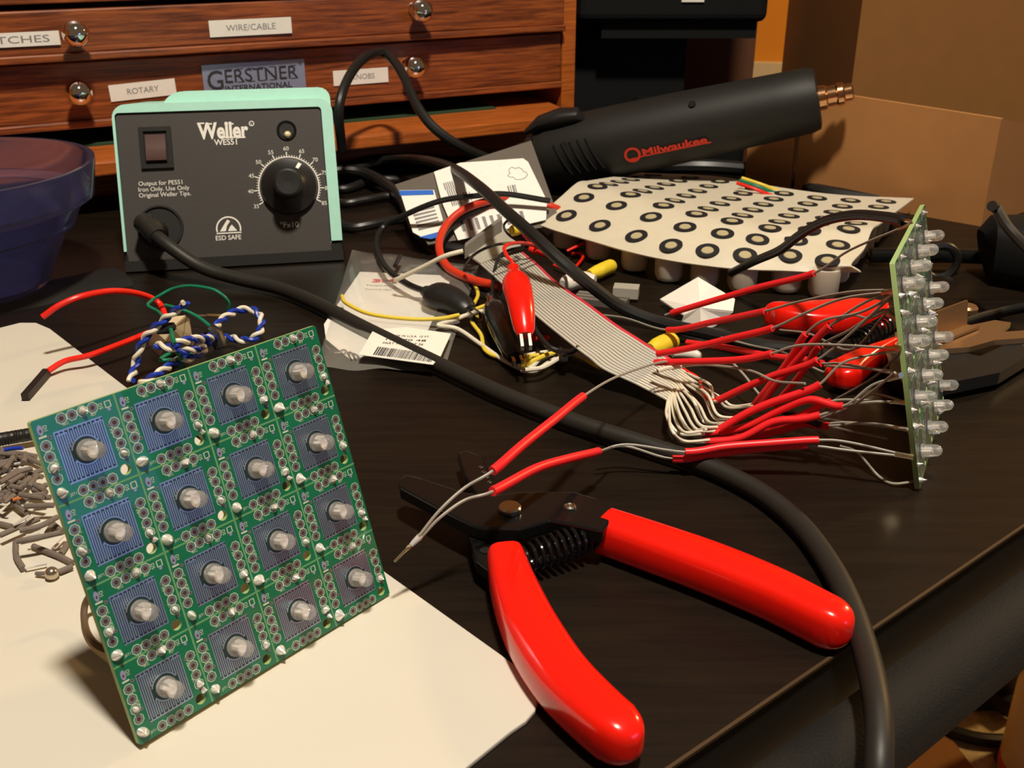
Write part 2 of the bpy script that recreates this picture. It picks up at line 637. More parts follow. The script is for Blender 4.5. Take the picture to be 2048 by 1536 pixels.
# ================================================================== wooden tool chest
CY = math.radians(28)
cd_ = V((math.cos(CY), math.sin(CY), 0))
cn_ = V((-math.sin(CY), math.cos(CY), 0))
CO = P(780, 293, 0.025)
CDEP = 0.0498
Rch = Mx((cd_, cn_, V((0, 0, 1)))).transposed()
Mc = frame(V((CO.x, CO.y, 0)), cd_, cn_)        # local: x along, y inward, z up
ch = thing('tool_chest', 'reddish brown wooden tool chest with shallow labelled drawers behind the blue bowl', 'tool chest', (CO.x, CO.y, 0), R=Rch)


def cu(px, py, off=0.0):
    """x along and z up on the chest's front, off metres in front of it"""
    q = onplane(px, py, CO + cn_ * (CDEP - off), cn_)
    l = Mc.inverted() @ q
    return l.x, l.z


XL, XR = -0.52, 0.1735
D0 = CDEP + 0.004
body = MB()
body.bx((XL, D0 + 0.004, 0.0), (XR, 0.24, 0.020), 0, Mc)                      # base
body.bx((XL, 0.235, 0.02), (XR, 0.245, 0.20), 0, Mc)                          # back
body.bx((XL, CDEP, 0.20), (XR, 0.245, 0.212), 0, Mc)                          # top
body.bx((XR - 0.0115, CDEP, 0.003), (XR, 0.245, 0.20), 0, Mc)                 # right side
body.bx((XL, CDEP, 0.003), (XL + 0.0115, 0.245, 0.20), 0, Mc)
part(ch, 'carcass', body, CHW2, smooth=False)
# stored front panel sticking out under the drawers
xr = 0.1381
pan = MB()
pan.prism([(XL + 0.02, 0), (xr - 0.012, 0.0), (xr + 0.012, 0.018), (XR - 0.016, CDEP + 0.02), (XR - 0.016, 0.20), (XL + 0.02, 0.20)], 0.0252, 0.0338, Mc)
o = part(ch, 'sliding_front_panel', pan, CHW2, 'bright orange brown panel pulled out below the drawers', smooth=False)
bv = o.modifiers.new('Bevel', 'BEVEL')
bv.width = 0.0012
bv.segments = 2
fx, fz = cu(990, 216)
part(ch, 'felt_lining', MB().bx((XL + 0.04, CDEP - 0.0015, 0.0338), (fx, 0.19, 0.0350), 0, Mc), FELT, 'dark green felt', smooth=False)


def drawer(z0, z1, offl, offr, knobs, lip=0.0046, lipo=0.003):
    x0, x1 = XL + 0.0125, XR - 0.0125
    mb = MB()

    def sl(za, zb, extra, back=0.012):
        pts = [(x0, CDEP - offl - extra), (x1, CDEP - offr - extra), (x1, CDEP + back), (x0, CDEP + back)]
        mb.prism(pts, za, zb, Mc)
    sl(z0 + lip, z1, 0.0)
    sl(z0, z0 + lip, lipo)
    mb.bx((x0 + 0.004, CDEP + 0.012, z0 + 0.004), (x1 - 0.004, 0.225, z0 + 0.007), 0, Mc)
    d = part(ch, 'drawer', mb, CHW, smooth=False)
    bv = d.modifiers.new('Bevel', 'BEVEL')
    bv.width = 0.0009
    bv.segments = 2
    for (px, py) in knobs:
        off = 0.016 + 0.006
        x, z = cu(px, py, off)
        t = (x - x0) / (x1 - x0)
        ys = CDEP - (offl + (offr - offl) * t)
        Mk = frame(Mc @ V((x, ys, z)), cd_, V((0, 0, 1)))   # z axis points away from the chest, towards the room
        if Mk.to_3x3().col[2].dot(cn_) > 0:
            Mk = frame(Mc @ V((x, ys, z)), -cd_, V((0, 0, 1)))
        pr = [(0.0045, 0.0), (0.0045, 0.001), (0.0028, 0.002), (0.0026, 0.007)]
        for i in range(1, 17):
            th = PI - 0.35 - (PI - 0.35) * i / 16
            pr.append((0.0078 * math.sin(th), 0.0142 + 0.0078 * math.cos(th)))
        part(d, 'knob', MB().lathe(pr, Mk, 32), CHROME, 'round chrome knob', ang=60)
    return d


dL = drawer(0.0455, 0.0850, 0.0, 0.0, [(162, 190), (839, 137)])
dU = drawer(0.0868, 0.1160, 0.011, 0.004, [(152, 68), (847, 22)])
dT = drawer(0.1195, 0.150, 0.004, 0.004, [])
drawer(0.152, 0.190, 0.004, 0.004, [])


def sticker(d, name, pxc, wpx, hpx, txt, off, tilt=0.0, th=0.42, tw=0.62, tm=GINK, pm=PAPER, dx=0.0):
    x, z = cu(pxc[0], pxc[1], off)
    x2, _ = cu(pxc[0] + wpx, pxc[1], off)
    x1, _ = cu(pxc[0] - wpx, pxc[1], off)
    _, za = cu(pxc[0], pxc[1] - hpx, off)
    _, zb = cu(pxc[0], pxc[1] + hpx, off)
    wd_, hh = (x2 - x1) / 2, (za - zb) / 2
    Ms = frame(Mc @ V((x, CDEP - off, z)), cd_, V((0, 0, 1))) @ Mx.Rotation(tilt, 4, 'Z')
    mb = MB().bx((-wd_ / 2, -hh / 2, -0.0001), (wd_ / 2, hh / 2, 0.0002), 0, Ms)
    s_ = part(d, name, mb, pm, smooth=False)
    if txt:
        m2 = MB()
        put_text(m2, txt, Ms @ Mx.Translation((dx, 0, 0.0003)), width=wd_ * tw, height=hh * th)
        part(s_, 'lettering', m2, tm, smooth=False, fix=False)
    return s_, Ms, wd_, hh


def offU(px, py):
    x, _ = cu(px, py, 0.008)
    t = (x - XL) / (XR - XL)
    return 0.011 + (0.004 - 0.011) * t + 0.0006


sticker(dU, 'paper_label', (502, 54), 165, 33, 'WIRE/CABLE', offU(502, 54) + 0.0004, th=0.38, tw=0.60)
sticker(dU, 'paper_label', (22, 80), 200, 29, 'SWITCHES', offU(22, 80) + 0.0004, th=0.50, tw=0.86, dx=-0.002)
sticker(dL, 'paper_label', (286, 180), 134, 33, 'ROTARY', 0.0006, tilt=math.radians(2.2), th=0.36, tw=0.48)
sticker(dL, 'paper_label', (722, 153), 110, 30, 'KNOBS', 0.0006, th=0.36, tw=0.42, dx=0.0015)
np_, Ms, wd_, hh = sticker(dL, 'name_plate', (510, 155), 205, 62, None, 0.0012, pm=PLATE)
m2 = MB()
put_text(m2, 'G', Ms @ Mx.Translation((-wd_ * 0.385, hh * 0.0, 0.0004)), width=wd_ * 0.15, height=hh * 0.62, bold=0.008)
put_text(m2, 'ERSTNER', Ms @ Mx.Translation((wd_ * 0.07, hh * 0.10, 0.0004)), width=wd_ * 0.72, height=hh * 0.42, bold=0.006)
for i in range(7):     # serif feet
    xx = wd_ * (-0.245 + 0.105 * i)
    for yy in (0.31, -0.11):
        m2.bx((xx - wd_ * 0.032, hh * (yy - 0.012), 0.0003), (xx + wd_ * 0.032, hh * (yy + 0.012), 0.0004), 0, Ms)
put_text(m2, '®', Ms @ Mx.Translation((wd_ * 0.46, hh * 0.36, 0.0004)), width=wd_ * 0.04, height=hh * 0.12)
put_text(m2, 'INTERNATIONAL', Ms @ Mx.Translation((wd_ * 0.03, -hh * 0.30, 0.0004)), width=wd_ * 0.66, height=hh * 0.20, bold=0.02)
part(np_, 'lettering', m2, INK, smooth=False, fix=False)

# ================================================================== monitor and boxes behind
mo = P(1300, 372, 0)
MATTE = mat('matte_black', (0.004, 0.004, 0.004), 0.7, spec=0.25)
mon = thing('black_monitor', 'black monitor with its dark stand to the right of the wooden chest', 'monitor', (0.16, 0.86, 0))
my = 0.90


def yz(px, py, y=my):
    q = onplane(px, py, V((0, y, 0)), V((0, 1, 0)))
    return q


a, b = yz(1205, 45, 0.86), yz(1535, 45, 0.86)
mb = MB().bx((a.x - 0.02, 0.86, a.z), (b.x, 0.90, 0.33))
o = part(mon, 'housing', mb, MATTE, smooth=False)
bv = o.modifiers.new('Bevel', 'BEVEL')
bv.width = 0.006
bv.segments = 3
c_ = yz(1510, 76, 0.87)
part(mon, 'lower_lip', MB().bx((a.x, 0.868, c_.z), (c_.x, 0.895, a.z + 0.002)), MATTE, smooth=False)
l0, l1 = yz(1363, 4, 0.859), yz(1408, 4, 0.859)
part(mon, 'front_badge', MB().bx((l0.x, 0.8585, l0.z), (l1.x, 0.8600, l0.z + 0.010)), WHITE, 'small white badge', smooth=False)
n0, n1 = yz(1150, 200, 0.90), yz(1364, 200, 0.90)
part(mon, 'stand_neck', MB().bx((n0.x - 0.02, 0.895, 0.005), (n1.x, 0.92, 0.20)), MATTE, smooth=False)
f0 = onplane(1487, 330, V((0, 0.74, 0)), V((0, 1, 0)))
o = part(mon, 'stand_base', MB().bx((0.10, 0.74, 0.0), (f0.x, 0.93, 0.028)), MATTE, smooth=False)
bv = o.modifiers.new('Bevel', 'BEVEL')
bv.width = 0.003
# cardboard behind the stand, its shadow put into the dark brown colour
p0, p1 = yz(1330, 260, 1.02), yz(1514, 60, 1.02)
single('shaded_brown_box', 'brown cardboard box behind the monitor stand, shadow put into its dark colour', 'box', MB().bx((p0.x, 1.02, 0.0), (p1.x, 1.12, p1.z + 0.06)), mat('shaded_card', (0.10, 0.035, 0.012), 0.85, noise=0.1), smooth=False)

# near cardboard box: lit front face, standing on the desk
b0, b1 = P(1500, 372), P(1962, 453)
bd = (b1 - b0).normalized()
bn = V((-bd.y, bd.x, 0))
tl, tr = onplane(1690, 190, b0, bn), onplane(2048, 245, b0, bn)
Mb = frame(b0, bd, bn)
zt = (tl.z + tr.z) / 2
LB = (b1 - b0).length
far = (onplane(2300, 300, b0, bn) - b0).length
bxo = thing('cardboard_box', 'light brown cardboard box with a slit near its left edge behind the white button sheet', 'box', b0, R=Mb.to_3x3())
zl, zr = tl.z, tr.z
sx_ = (onplane(1548, 300, b0, bn) - b0).length
x1b = (b1 - b0).length
mb = MB()
XI = Mb.inverted()
ta, tb_ = XI @ tl, XI @ tr
slope = (tb_.z - ta.z) / (tb_.x - ta.x)
ztop = lambda x: ta.z + slope * (x - ta.x)


def wallq(mb, xa, xb, y0, y1, za, zb):
    vs = [Mb @ V(p) for p in ((xa, y0, 0), (xb, y0, 0), (xb, y1, 0), (xa, y1, 0), (xa, y0, za), (xb, y0, zb), (xb, y1, zb), (xa, y1, za))]
    mb.add(vs, [(0, 3, 2, 1), (4, 5, 6, 7), (0, 1, 5, 4), (1, 2, 6, 5), (2, 3, 7, 6), (3, 0, 4, 7)])


wallq(mb, sx_ + 0.0015, x1b, 0, 0.004, ztop(sx_), ztop(x1b))
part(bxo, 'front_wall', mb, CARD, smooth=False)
mb = MB()
wallq(mb, -0.004, sx_ - 0.0015, -0.001, 0.003, ztop(0), ztop(sx_))
part(bxo, 'side_flap', mb, CARD, 'narrow flap left of the dark slit', smooth=False)
# side wall that turns away to the right
mb = MB()
c0 = Mb @ V((x1b, 0, 0))
c1 = P(2120, 400)
zz = ztop(x1b)
k = (c1 - c0).normalized()
kn = V((-k.y, k.x, 0)) * 0.004
ct = onplane(2120, 257, c0, V((-k.y, k.x, 0)))
mb.slab([c0, c1, V((ct.x, ct.y, ct.z)), c0 + V((0, 0, zz))], kn)
part(bxo, 'side_wall', mb, CARD, smooth=False)
# taller brown box behind
k0 = onplane(1650, 150, V((0, 0.98, 0)), V((0, 1, 0)))
mb = MB()
mb.bx((k0.x, 0.90, -0.0), (k0.x + 0.62, 1.14, 0.40))
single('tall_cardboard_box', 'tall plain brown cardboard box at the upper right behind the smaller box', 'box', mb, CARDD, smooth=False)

# ================================================================== blue bowl
hz, RR = 0.062, 0.068
bc = P(-122, 332, hz)
bc = V((bc.x, bc.y, 0))
bowl = thing('blue_bowl', 'translucent blue plastic bowl standing at the left frame edge', 'bowl', bc)
pr = [(0, 0.0), (RR * 0.52, 0.0), (RR * 0.56, 0.003), (RR * 0.70, hz * 0.36), (RR * 0.745, hz * 0.48), (RR * 0.80, hz * 0.50), (RR * 0.88, hz * 0.68), (RR * 0.96, hz * 0.72), (RR, hz * 0.97), (RR, hz), (RR * 0.97, hz)]
inn = [(RR * 0.955, hz * 0.975), (RR * 0.92, hz * 0.75), (RR * 0.84, hz * 0.70), (RR * 0.76, hz * 0.53), (RR * 0.70, hz * 0.50), (RR * 0.655, hz * 0.38), (RR * 0.51, 0.006), (0, 0.004)]
part(bowl, 'body', MB().lathe(pr + inn, Mx.Translation(bc), 56), BWLM, ang=28)

# ================================================================== soldering station
wa_, wb_ = P(252, 547, 0), P(688, 522, 0)
WW = (wb_ - wa_).length
wu = (wb_ - wa_).normalized()
wn_ = V((-wu.y, wu.x, 0))                       # away from the camera
LEAN = math.radians(21)
wf = (wn_ * math.sin(LEAN) + V((0, 0, math.cos(LEAN)))).normalized()    # up along the leaning face
wo = wu.cross(wf)                                # out of the face, towards the room
if wo.y > 0:
    wo = -wo
Mf = frame(wa_, wu, wf)                          # x along, y up the face, z out of it
if (Mf.to_3x3() @ V((0, 0, 1))).dot(wo) < 0:
    raise Exception('face frame')
st = thing('soldering_station', 'pale teal and black soldering station with a round temperature dial and power switch', 'soldering station', wa_, R=Mx((wu, wn_, V((0, 0, 1)))).transposed())


def fc(px, py, out=0.0):
    q = onplane(px, py, wa_ + wo * out, wo)
    l = Mf.inverted() @ q
    return l.x, l.y


tlx, tly = fc(233, 200)
trx, try_ = fc(668, 182)
HT = (fc(450, 203)[1] + fc(600, 197)[1]) / 2
x0, x1 = 0.0, WW
DB = 0.085
# outline of a section: rounded top corners
RC = 0.007


def shell(x0, x1, y0, y1, r, n=6):
    pts = [(x0, y0), (x1, y0)]
    for i in range(n + 1):
        a = PI / 2 * i / n
        pts.append((x1 - r + r * math.cos(a), y1 - r + r * math.sin(a)))
    for i in range(n + 1):
        a = PI / 2 + PI / 2 * i / n
        pts.append((x0 + r + r * math.cos(a), y1 - r + r * math.sin(a)))
    return pts


yb = fc(260, 503)[1]                             # where teal ends above the black base
# the housing is swept from the leaning face straight back
bk = wn_ * DB + V((0, 0, -0.0125))


def sweep(mb, outline, zf, back, mi=0):
    """outline in face coordinates at depth zf, pushed back along the desk"""
    pts = [Mf @ V((p[0], p[1], zf)) for p in outline]
    mb.slab(pts, back, mi)


mb = MB()
outer = shell(x0, x1, yb, HT, RC)
inner = shell(fc(244, 400)[0], fc(655, 380)[0], yb, fc(450, 219)[1], 0.002)
# front rim between outer and inner outlines, then the sides
no = len(outer)
fr = [Mf @ V((p[0], p[1], 0)) for p in outer]
fi = [Mf @ V((p[0], p[1], 0)) for p in inner]
fi2 = [Mf @ V((p[0], p[1], -0.003)) for p in inner]
bo = [p + bk for p in fr]
bo = [V((p.x, p.y, p.z)) for p in bo]
vs = fr + fi + fi2 + bo
fs = []
for i in range(1, no):
    j = (i + 1) % no
    if j == 0:
        j = 0
    fs += [(i, j, no + j, no + i), (no + i, no + j, 2 * no + j, 2 * no + i), (j, i, 3 * no + i, 3 * no + j)]
fs.append(tuple(range(3 * no, 4 * no)))
mb.add(vs, fs)
part(st, 'housing', mb, TEAL, ang=30)
# raised back hump on the top, left end rounded
hx0, hx1 = fc(318, 186)[0] + 0.004, x1 - 0.0005
hp = [(hx1, HT - 0.004)]
for i in range(5):
    a = PI / 2 * i / 4
    hp.append((hx1 - 0.006 + 0.006 * math.cos(a), HT + 0.0005 + 0.0055 * math.sin(a)))
for i in range(7):
    a = PI / 2 + PI / 2 * i / 6
    hp.append((hx0 + 0.008 + 0.012 * math.cos(a), HT - 0.003 + 0.009 * math.sin(a)))
mb = MB()
pts = [Mf @ V((p[0], p[1], -0.004)) + wn_ * 0.004 for p in hp]
mb.slab(pts, wn_ * 0.045 + V((0, 0, -0.007)))
part(st, 'top_hump', mb, TEAL, ang=40)
# black front panel
px0, py0 = fc(246, 500)[0], fc(450, 520)[1]
mb = MB()
pan = [(inner[0][0] + 0.0004, 0.004), (inner[1][0] - 0.0004, 0.004)] + [(p[0] - 0.0004 if p[0] > WW / 2 else p[0] + 0.0004, p[1] - 0.0004) for p in inner[2:]]
sweep(mb, pan, -0.0012, wn_ * 0.01)
panel = part(st, 'front_panel', mb, PANEL, smooth=False)
# black base
mb = MB()
bs = [(x0 - 0.0004, 0), (x1 + 0.0004, 0), (x1 + 0.0004, yb), (x0 - 0.0004, yb)]
sweep(mb, bs, -0.0010 - 0.0005, wn_ * (DB + 0.002))
o = part(st, 'base', mb, BLK, smooth=False)
bv = o.modifiers.new('Bevel', 'BEVEL')
bv.width = 0.0012
bv.segments = 2
mb = MB()
mb.bx((0.0, 0.0006, 0.0), (WW, 0.006, 0.0015), 0, Mf)
part(st, 'front_sill', mb, BLK, smooth=False)
ZP = -0.0012                                      # panel surface


def fm(px, py, z=ZP + 0.0002):
    x, y = fc(px, py, z)
    return Mf @ Mx.Translation((x, y, z))


def ftext(par, s, px, py, wpx, hpx, rot=0.0, bold=0.0, mi=WHITE, name='lettering', mb=None):
    a, b = fc(px - wpx / 2, py), fc(px + wpx / 2, py)
    c, d = fc(px, py - hpx / 2), fc(px, py + hpx / 2)
    m = mb or MB()
    put_text(m, s, fm(px, py) @ Mx.Rotation(rot, 4, 'Z'), width=abs(b[0] - a[0]), height=abs(c[1] - d[1]), bold=bold)
    return m


tilt = math.radians(1.2)
m = ftext(panel, 'Weller', 446, 261, 102, 34, bold=0.034)
ftext(panel, '®', 503, 247, 11, 11, mb=m, bold=0.03)
# slab serifs on the W and l, r
for (x_, y_, w_) in ((401, 246, 14), (419, 247, 9), (452, 247, 7), (463, 247, 7), (452, 274, 12), (464, 274, 12), (484, 274, 13)):
    a = fc(x_ - w_ / 2, y_ + 1.6)
    b = fc(x_ + w_ / 2, y_ - 1.6)
    m.bx((a[0], a[1], ZP + 0.0001), (b[0], b[1], ZP + 0.00025), 0, Mf)
ftext(panel, 'WES51', 451, 284, 46, 12, bold=0.015, mb=m)
part(panel, 'brand_lettering', m, WHITE, smooth=False, fix=False)
m = ftext(panel, 'Output for PES51', 321, 367, 88, 11.5)
ftext(panel, 'Iron Only. Use Only', 328, 378.5, 102, 11.5, mb=m)
ftext(panel, 'Original Weller Tips.', 330, 390, 104, 11.5, mb=m)
part(panel, 'lettering', m, WHITE, smooth=False, fix=False)
m = ftext(panel, '°Fx10', 579, 449, 37, 12)
part(panel, 'lettering', m, WHITE, smooth=False, fix=False)
# ESD mark: dome outline, triangle with a hand line, bar and lettering
m = ftext(panel, 'ESD SAFE', 457, 475, 51, 9.5, bold=0.01)
cx_, cy_ = fc(457, 457)
k = (fc(482, 457)[0] - fc(432, 457)[0]) / 50
ez = ZP + 0.0002
ring = []
for i in range(17):
    a = PI * i / 16 * 1.16 - 0.25
    ring.append(a)
for i in range(16):
    a, b = ring[i], ring[i + 1]
    r1_, r2_ = 25.5 * k, 22.5 * k
    m.add([Mf @ V((cx_ + r * math.cos(t), cy_ + r * math.sin(t), ez)) for (r, t) in ((r1_, a), (r1_, b), (r2_, b), (r2_, a))], [(0, 1, 2, 3)])
m.add([Mf @ V((cx_ + x * k, cy_ + y * k, ez)) for x, y in ((-18, -5), (-5, 14), (-1, 19), (4, 15), (-3, 6), (-6, -5))], [(0, 5, 4, 3, 2, 1)])
m.add([Mf @ V((cx_ + x * k, cy_ + y * k, ez)) for x, y in ((-2, -5), (3, 4), (7, 8), (17, -5))], [(0, 1, 2, 3)])
m.add([Mf @ V((cx_ + x * k, cy_ + y * k, ez)) for x, y in ((-25, -10), (25, -10), (25, -7.5), (-25, -7.5))], [(0, 1, 2, 3)])
part(panel, 'safe_mark', m, WHITE, 'white dome and triangle mark', smooth=False, fix=False)
# rocker switch
sx0, sy0 = fc(281, 337)
sx1, sy1 = fc(343, 256)
fw_, fh_ = abs(fc(345, 300)[0] - fc(280, 300)[0]), abs(fc(312, 253)[1] - fc(312, 336)[1])
scx, scy = fc(312, 295)
Msw = Mf @ Mx.Translation((scx, scy, ZP)) @ Mx.Rotation(tilt * 0, 4, 'Z')
m = MB()
ww, hh = fw_ / 2, fh_ / 2
t_ = 0.0022
m.bx((-ww, -hh, -0.0005), (ww, -hh + t_, 0.0016), 0, Msw)
m.bx((-ww, hh - t_, -0.0005), (ww, hh, 0.0016), 0, Msw)
m.bx((-ww, -hh + t_, -0.0005), (-ww + t_, hh - t_, 0.0016), 0, Msw)
m.bx((ww - t_, -hh + t_, -0.0005), (ww, hh - t_, 0.0016), 0, Msw)
m.bx((-ww + t_, -hh + t_, -0.0005), (ww - t_, hh - t_, 0.0003), 0, Msw)
sw = part(st, 'power_switch', m, BLK, smooth=False)
m = MB()
rw = ww * 0.62
rp = [(-hh * 0.70, 0.0), (hh * 0.62, 0.0), (hh * 0.62, 0.0016), (0.0, 0.0024), (-hh * 0.42, 0.0036), (-hh * 0.64, 0.0034), (-hh * 0.70, 0.0016)]
vs = [Msw @ V((s_ * rw, y, z)) for s_ in (-1, 1) for (y, z) in rp]
n = len(rp)
m.add(vs, [(i, (i + 1) % n, n + (i + 1) % n, n + i) for i in range(n)] + [tuple(range(n))[::-1], tuple(range(n, 2 * n))])
part(sw, 'rocker', m, mat('smoked_red', (0.085, 0.045, 0.038), 0.25), 'dark smoky red rocker')
# indicator lamp in a dark recess
ix, iy = fc(573, 260)
Mi_ = Mf @ Mx.Translation((ix, iy, ZP))
ir = abs(fc(593, 260)[0] - fc(553, 260)[0]) / 2
rec = part(st, 'lamp_recess', MB().lathe([(ir, 0.0006), (ir * 0.94, 0.0011), (ir * 0.84, 0.0008), (ir * 0.74, 0.00015), (0, 0.0001)], Mi_, 32), mat('recess_black', (0.003, 0.003, 0.003), 0.5))
Ml = Mf @ Mx.Translation((fc(575, 269)[0], fc(575, 269)[1], ZP))
part(rec, 'indicator', MB().lathe([(0.0018, 0.0001), (0.0018, 0.0014), (0.0013, 0.0024), (0.0006, 0.0028), (0, 0.0029)], Ml, 20), mat('amber_lens', (0.80, 0.66, 0.36), 0.15, coat=0.5), 'small cream lens')
# dial
dx_, dy_ = fc(578, 373)
kr = abs(fc(640, 373)[0] - fc(517, 373)[0]) / 2        # scale ring radius
Md = Mf @ Mx.Translation((dx_, dy_, ZP))
m = MB()
a0, a1 = math.radians(-28), math.radians(208)
N = 64
for i in range(N):
    a, b = a0 + (a1 - a0) * i / N, a0 + (a1 - a0) * (i + 1) / N
    m.add([Md @ V((r * math.cos(t), r * math.sin(t), 0.0002)) for (r, t) in ((kr, a), (kr, b), (kr * 0.965, b), (kr * 0.965, a))], [(0, 1, 2, 3)])
for i in range(51):
    a = a0 + (a1 - a0) * i / 50
    r2 = kr * (1.15 if i % 5 == 0 else 1.05)
    wdt = 0.012 if i % 5 else 0.016
    m.add([Md @ V((r * math.cos(a + s_ * wdt), r * math.sin(a + s_ * wdt), 0.0002)) for (r, s_) in ((kr, -1), (r2, -1), (r2, 1), (kr, 1))], [(0, 1, 2, 3)])
nums = ['85', '80', '75', '70', '65', '60', '55', '50', '45', '40', '35']
for i in range(11):
    a = a0 + (a1 - a0) * i / 10
    put_text(m, nums[i], Md @ Mx.Translation((kr * 1.26 * math.cos(a), kr * 1.26 * math.sin(a), 0.0002)), height=kr * 0.13)
part(panel, 'dial_scale', m, WHITE, 'white ring of tick marks and numbers', smooth=False, fix=False)
m = MB().lathe([(kr * 0.93, 0.0003), (kr * 0.93, 0.0015), (kr * 0.90, 0.0030), (kr * 0.60, 0.0052), (kr * 0.47, 0.0075), (kr * 0.455, 0.0170), (kr * 0.43, 0.0182), (kr * 0.38, 0.0186), (0, 0.0184)], Md, 48)
dial = part(st, 'temperature_knob', m, BLK, ang=28)
m = MB()
ap = math.radians(60)
m.add([Md @ V((r * math.cos(ap + s_), r * math.sin(ap + s_), z)) for (r, s_, z) in ((kr * 0.84, -0.07, 0.0037), (kr * 0.84, 0.07, 0.0037), (kr * 0.64, 0.10, 0.0053), (kr * 0.64, -0.06, 0.0053))], [(0, 1, 2, 3)])
part(dial, 'pointer_mark', m, WHITE, 'small white pointer mark', smooth=False, fix=False)
# cord socket: dark round hole with strain relief
gx, gy = fc(320, 455)
gr = abs(fc(361, 455)[0] - fc(272, 455)[0]) / 2
Mg = Mf @ Mx.Translation((gx, gy, ZP))
part(st, 'cord_socket', MB().lathe([(gr * 1.06, 0.0001), (gr * 1.04, 0.0012), (gr * 0.96, 0.0012), (gr * 0.93, 0.0002), (0, 0.0002)], Mg, 36), mat('socket_black', (0.008, 0.007, 0.006), 0.5))

# cord from the station across the desk
cb = Mf @ V((fc(285, 447, 0.010)[0], fc(285, 447, 0.010)[1], 0.010))
cin = Mf @ V((gx - 0.002, gy - 0.002, ZP + 0.0004))
cd2 = thing('soldering_iron_cord', 'long thick dark rubber cord curving from the soldering station over the desk edge', 'cord', P(700, 640))
plug = [cin, cin.lerp(cb, 0.5) + V((-0.002, 0, 0)), cb]
cpath = [cb] + seen([(330, 486, 0.020), (400, 533, 0.010), (470, 556, 0.006), (560, 577, 0.0042), (640, 610, 0.004), (720, 652, 0.004), (850, 716, 0.004), (1000, 787, 0.004), (1150, 845, 0.004), (1300, 893, 0.004), (1420, 935, 0.0036), (1520, 985, 0.0036), (1600, 1050, 0.0036), (1660, 1130, 0.0036), (1700, 1210, 0.0036), (1728, 1290, 0.0036), (1748, 1370, 0.0040), (1758, 1440, 0.003), (1757, 1536, -0.001), (1748, 1650, -0.012), (1740, 1750, -0.03)])
part(cd2, 'strain_relief', MB().tube(smooth_path([cin, cin + wo * 0.008 + V((-0.001, 0, 0.001)), cb + wu * 0.001, cpath[1].lerp(cb, 0.3)], 4), [0.0062] * 5 + [0.0055] * 4 + [0.0046] * 4, 14), BLKR, 'tapered rubber strain relief')
part(cd2, 'cord', MB().tube(smooth_path(cpath, 6), 0.0033, 14), BLKR)
# ================================================================== circuit boards
BA = 0.0757
CELL = BA / 4
TH = 0.0016


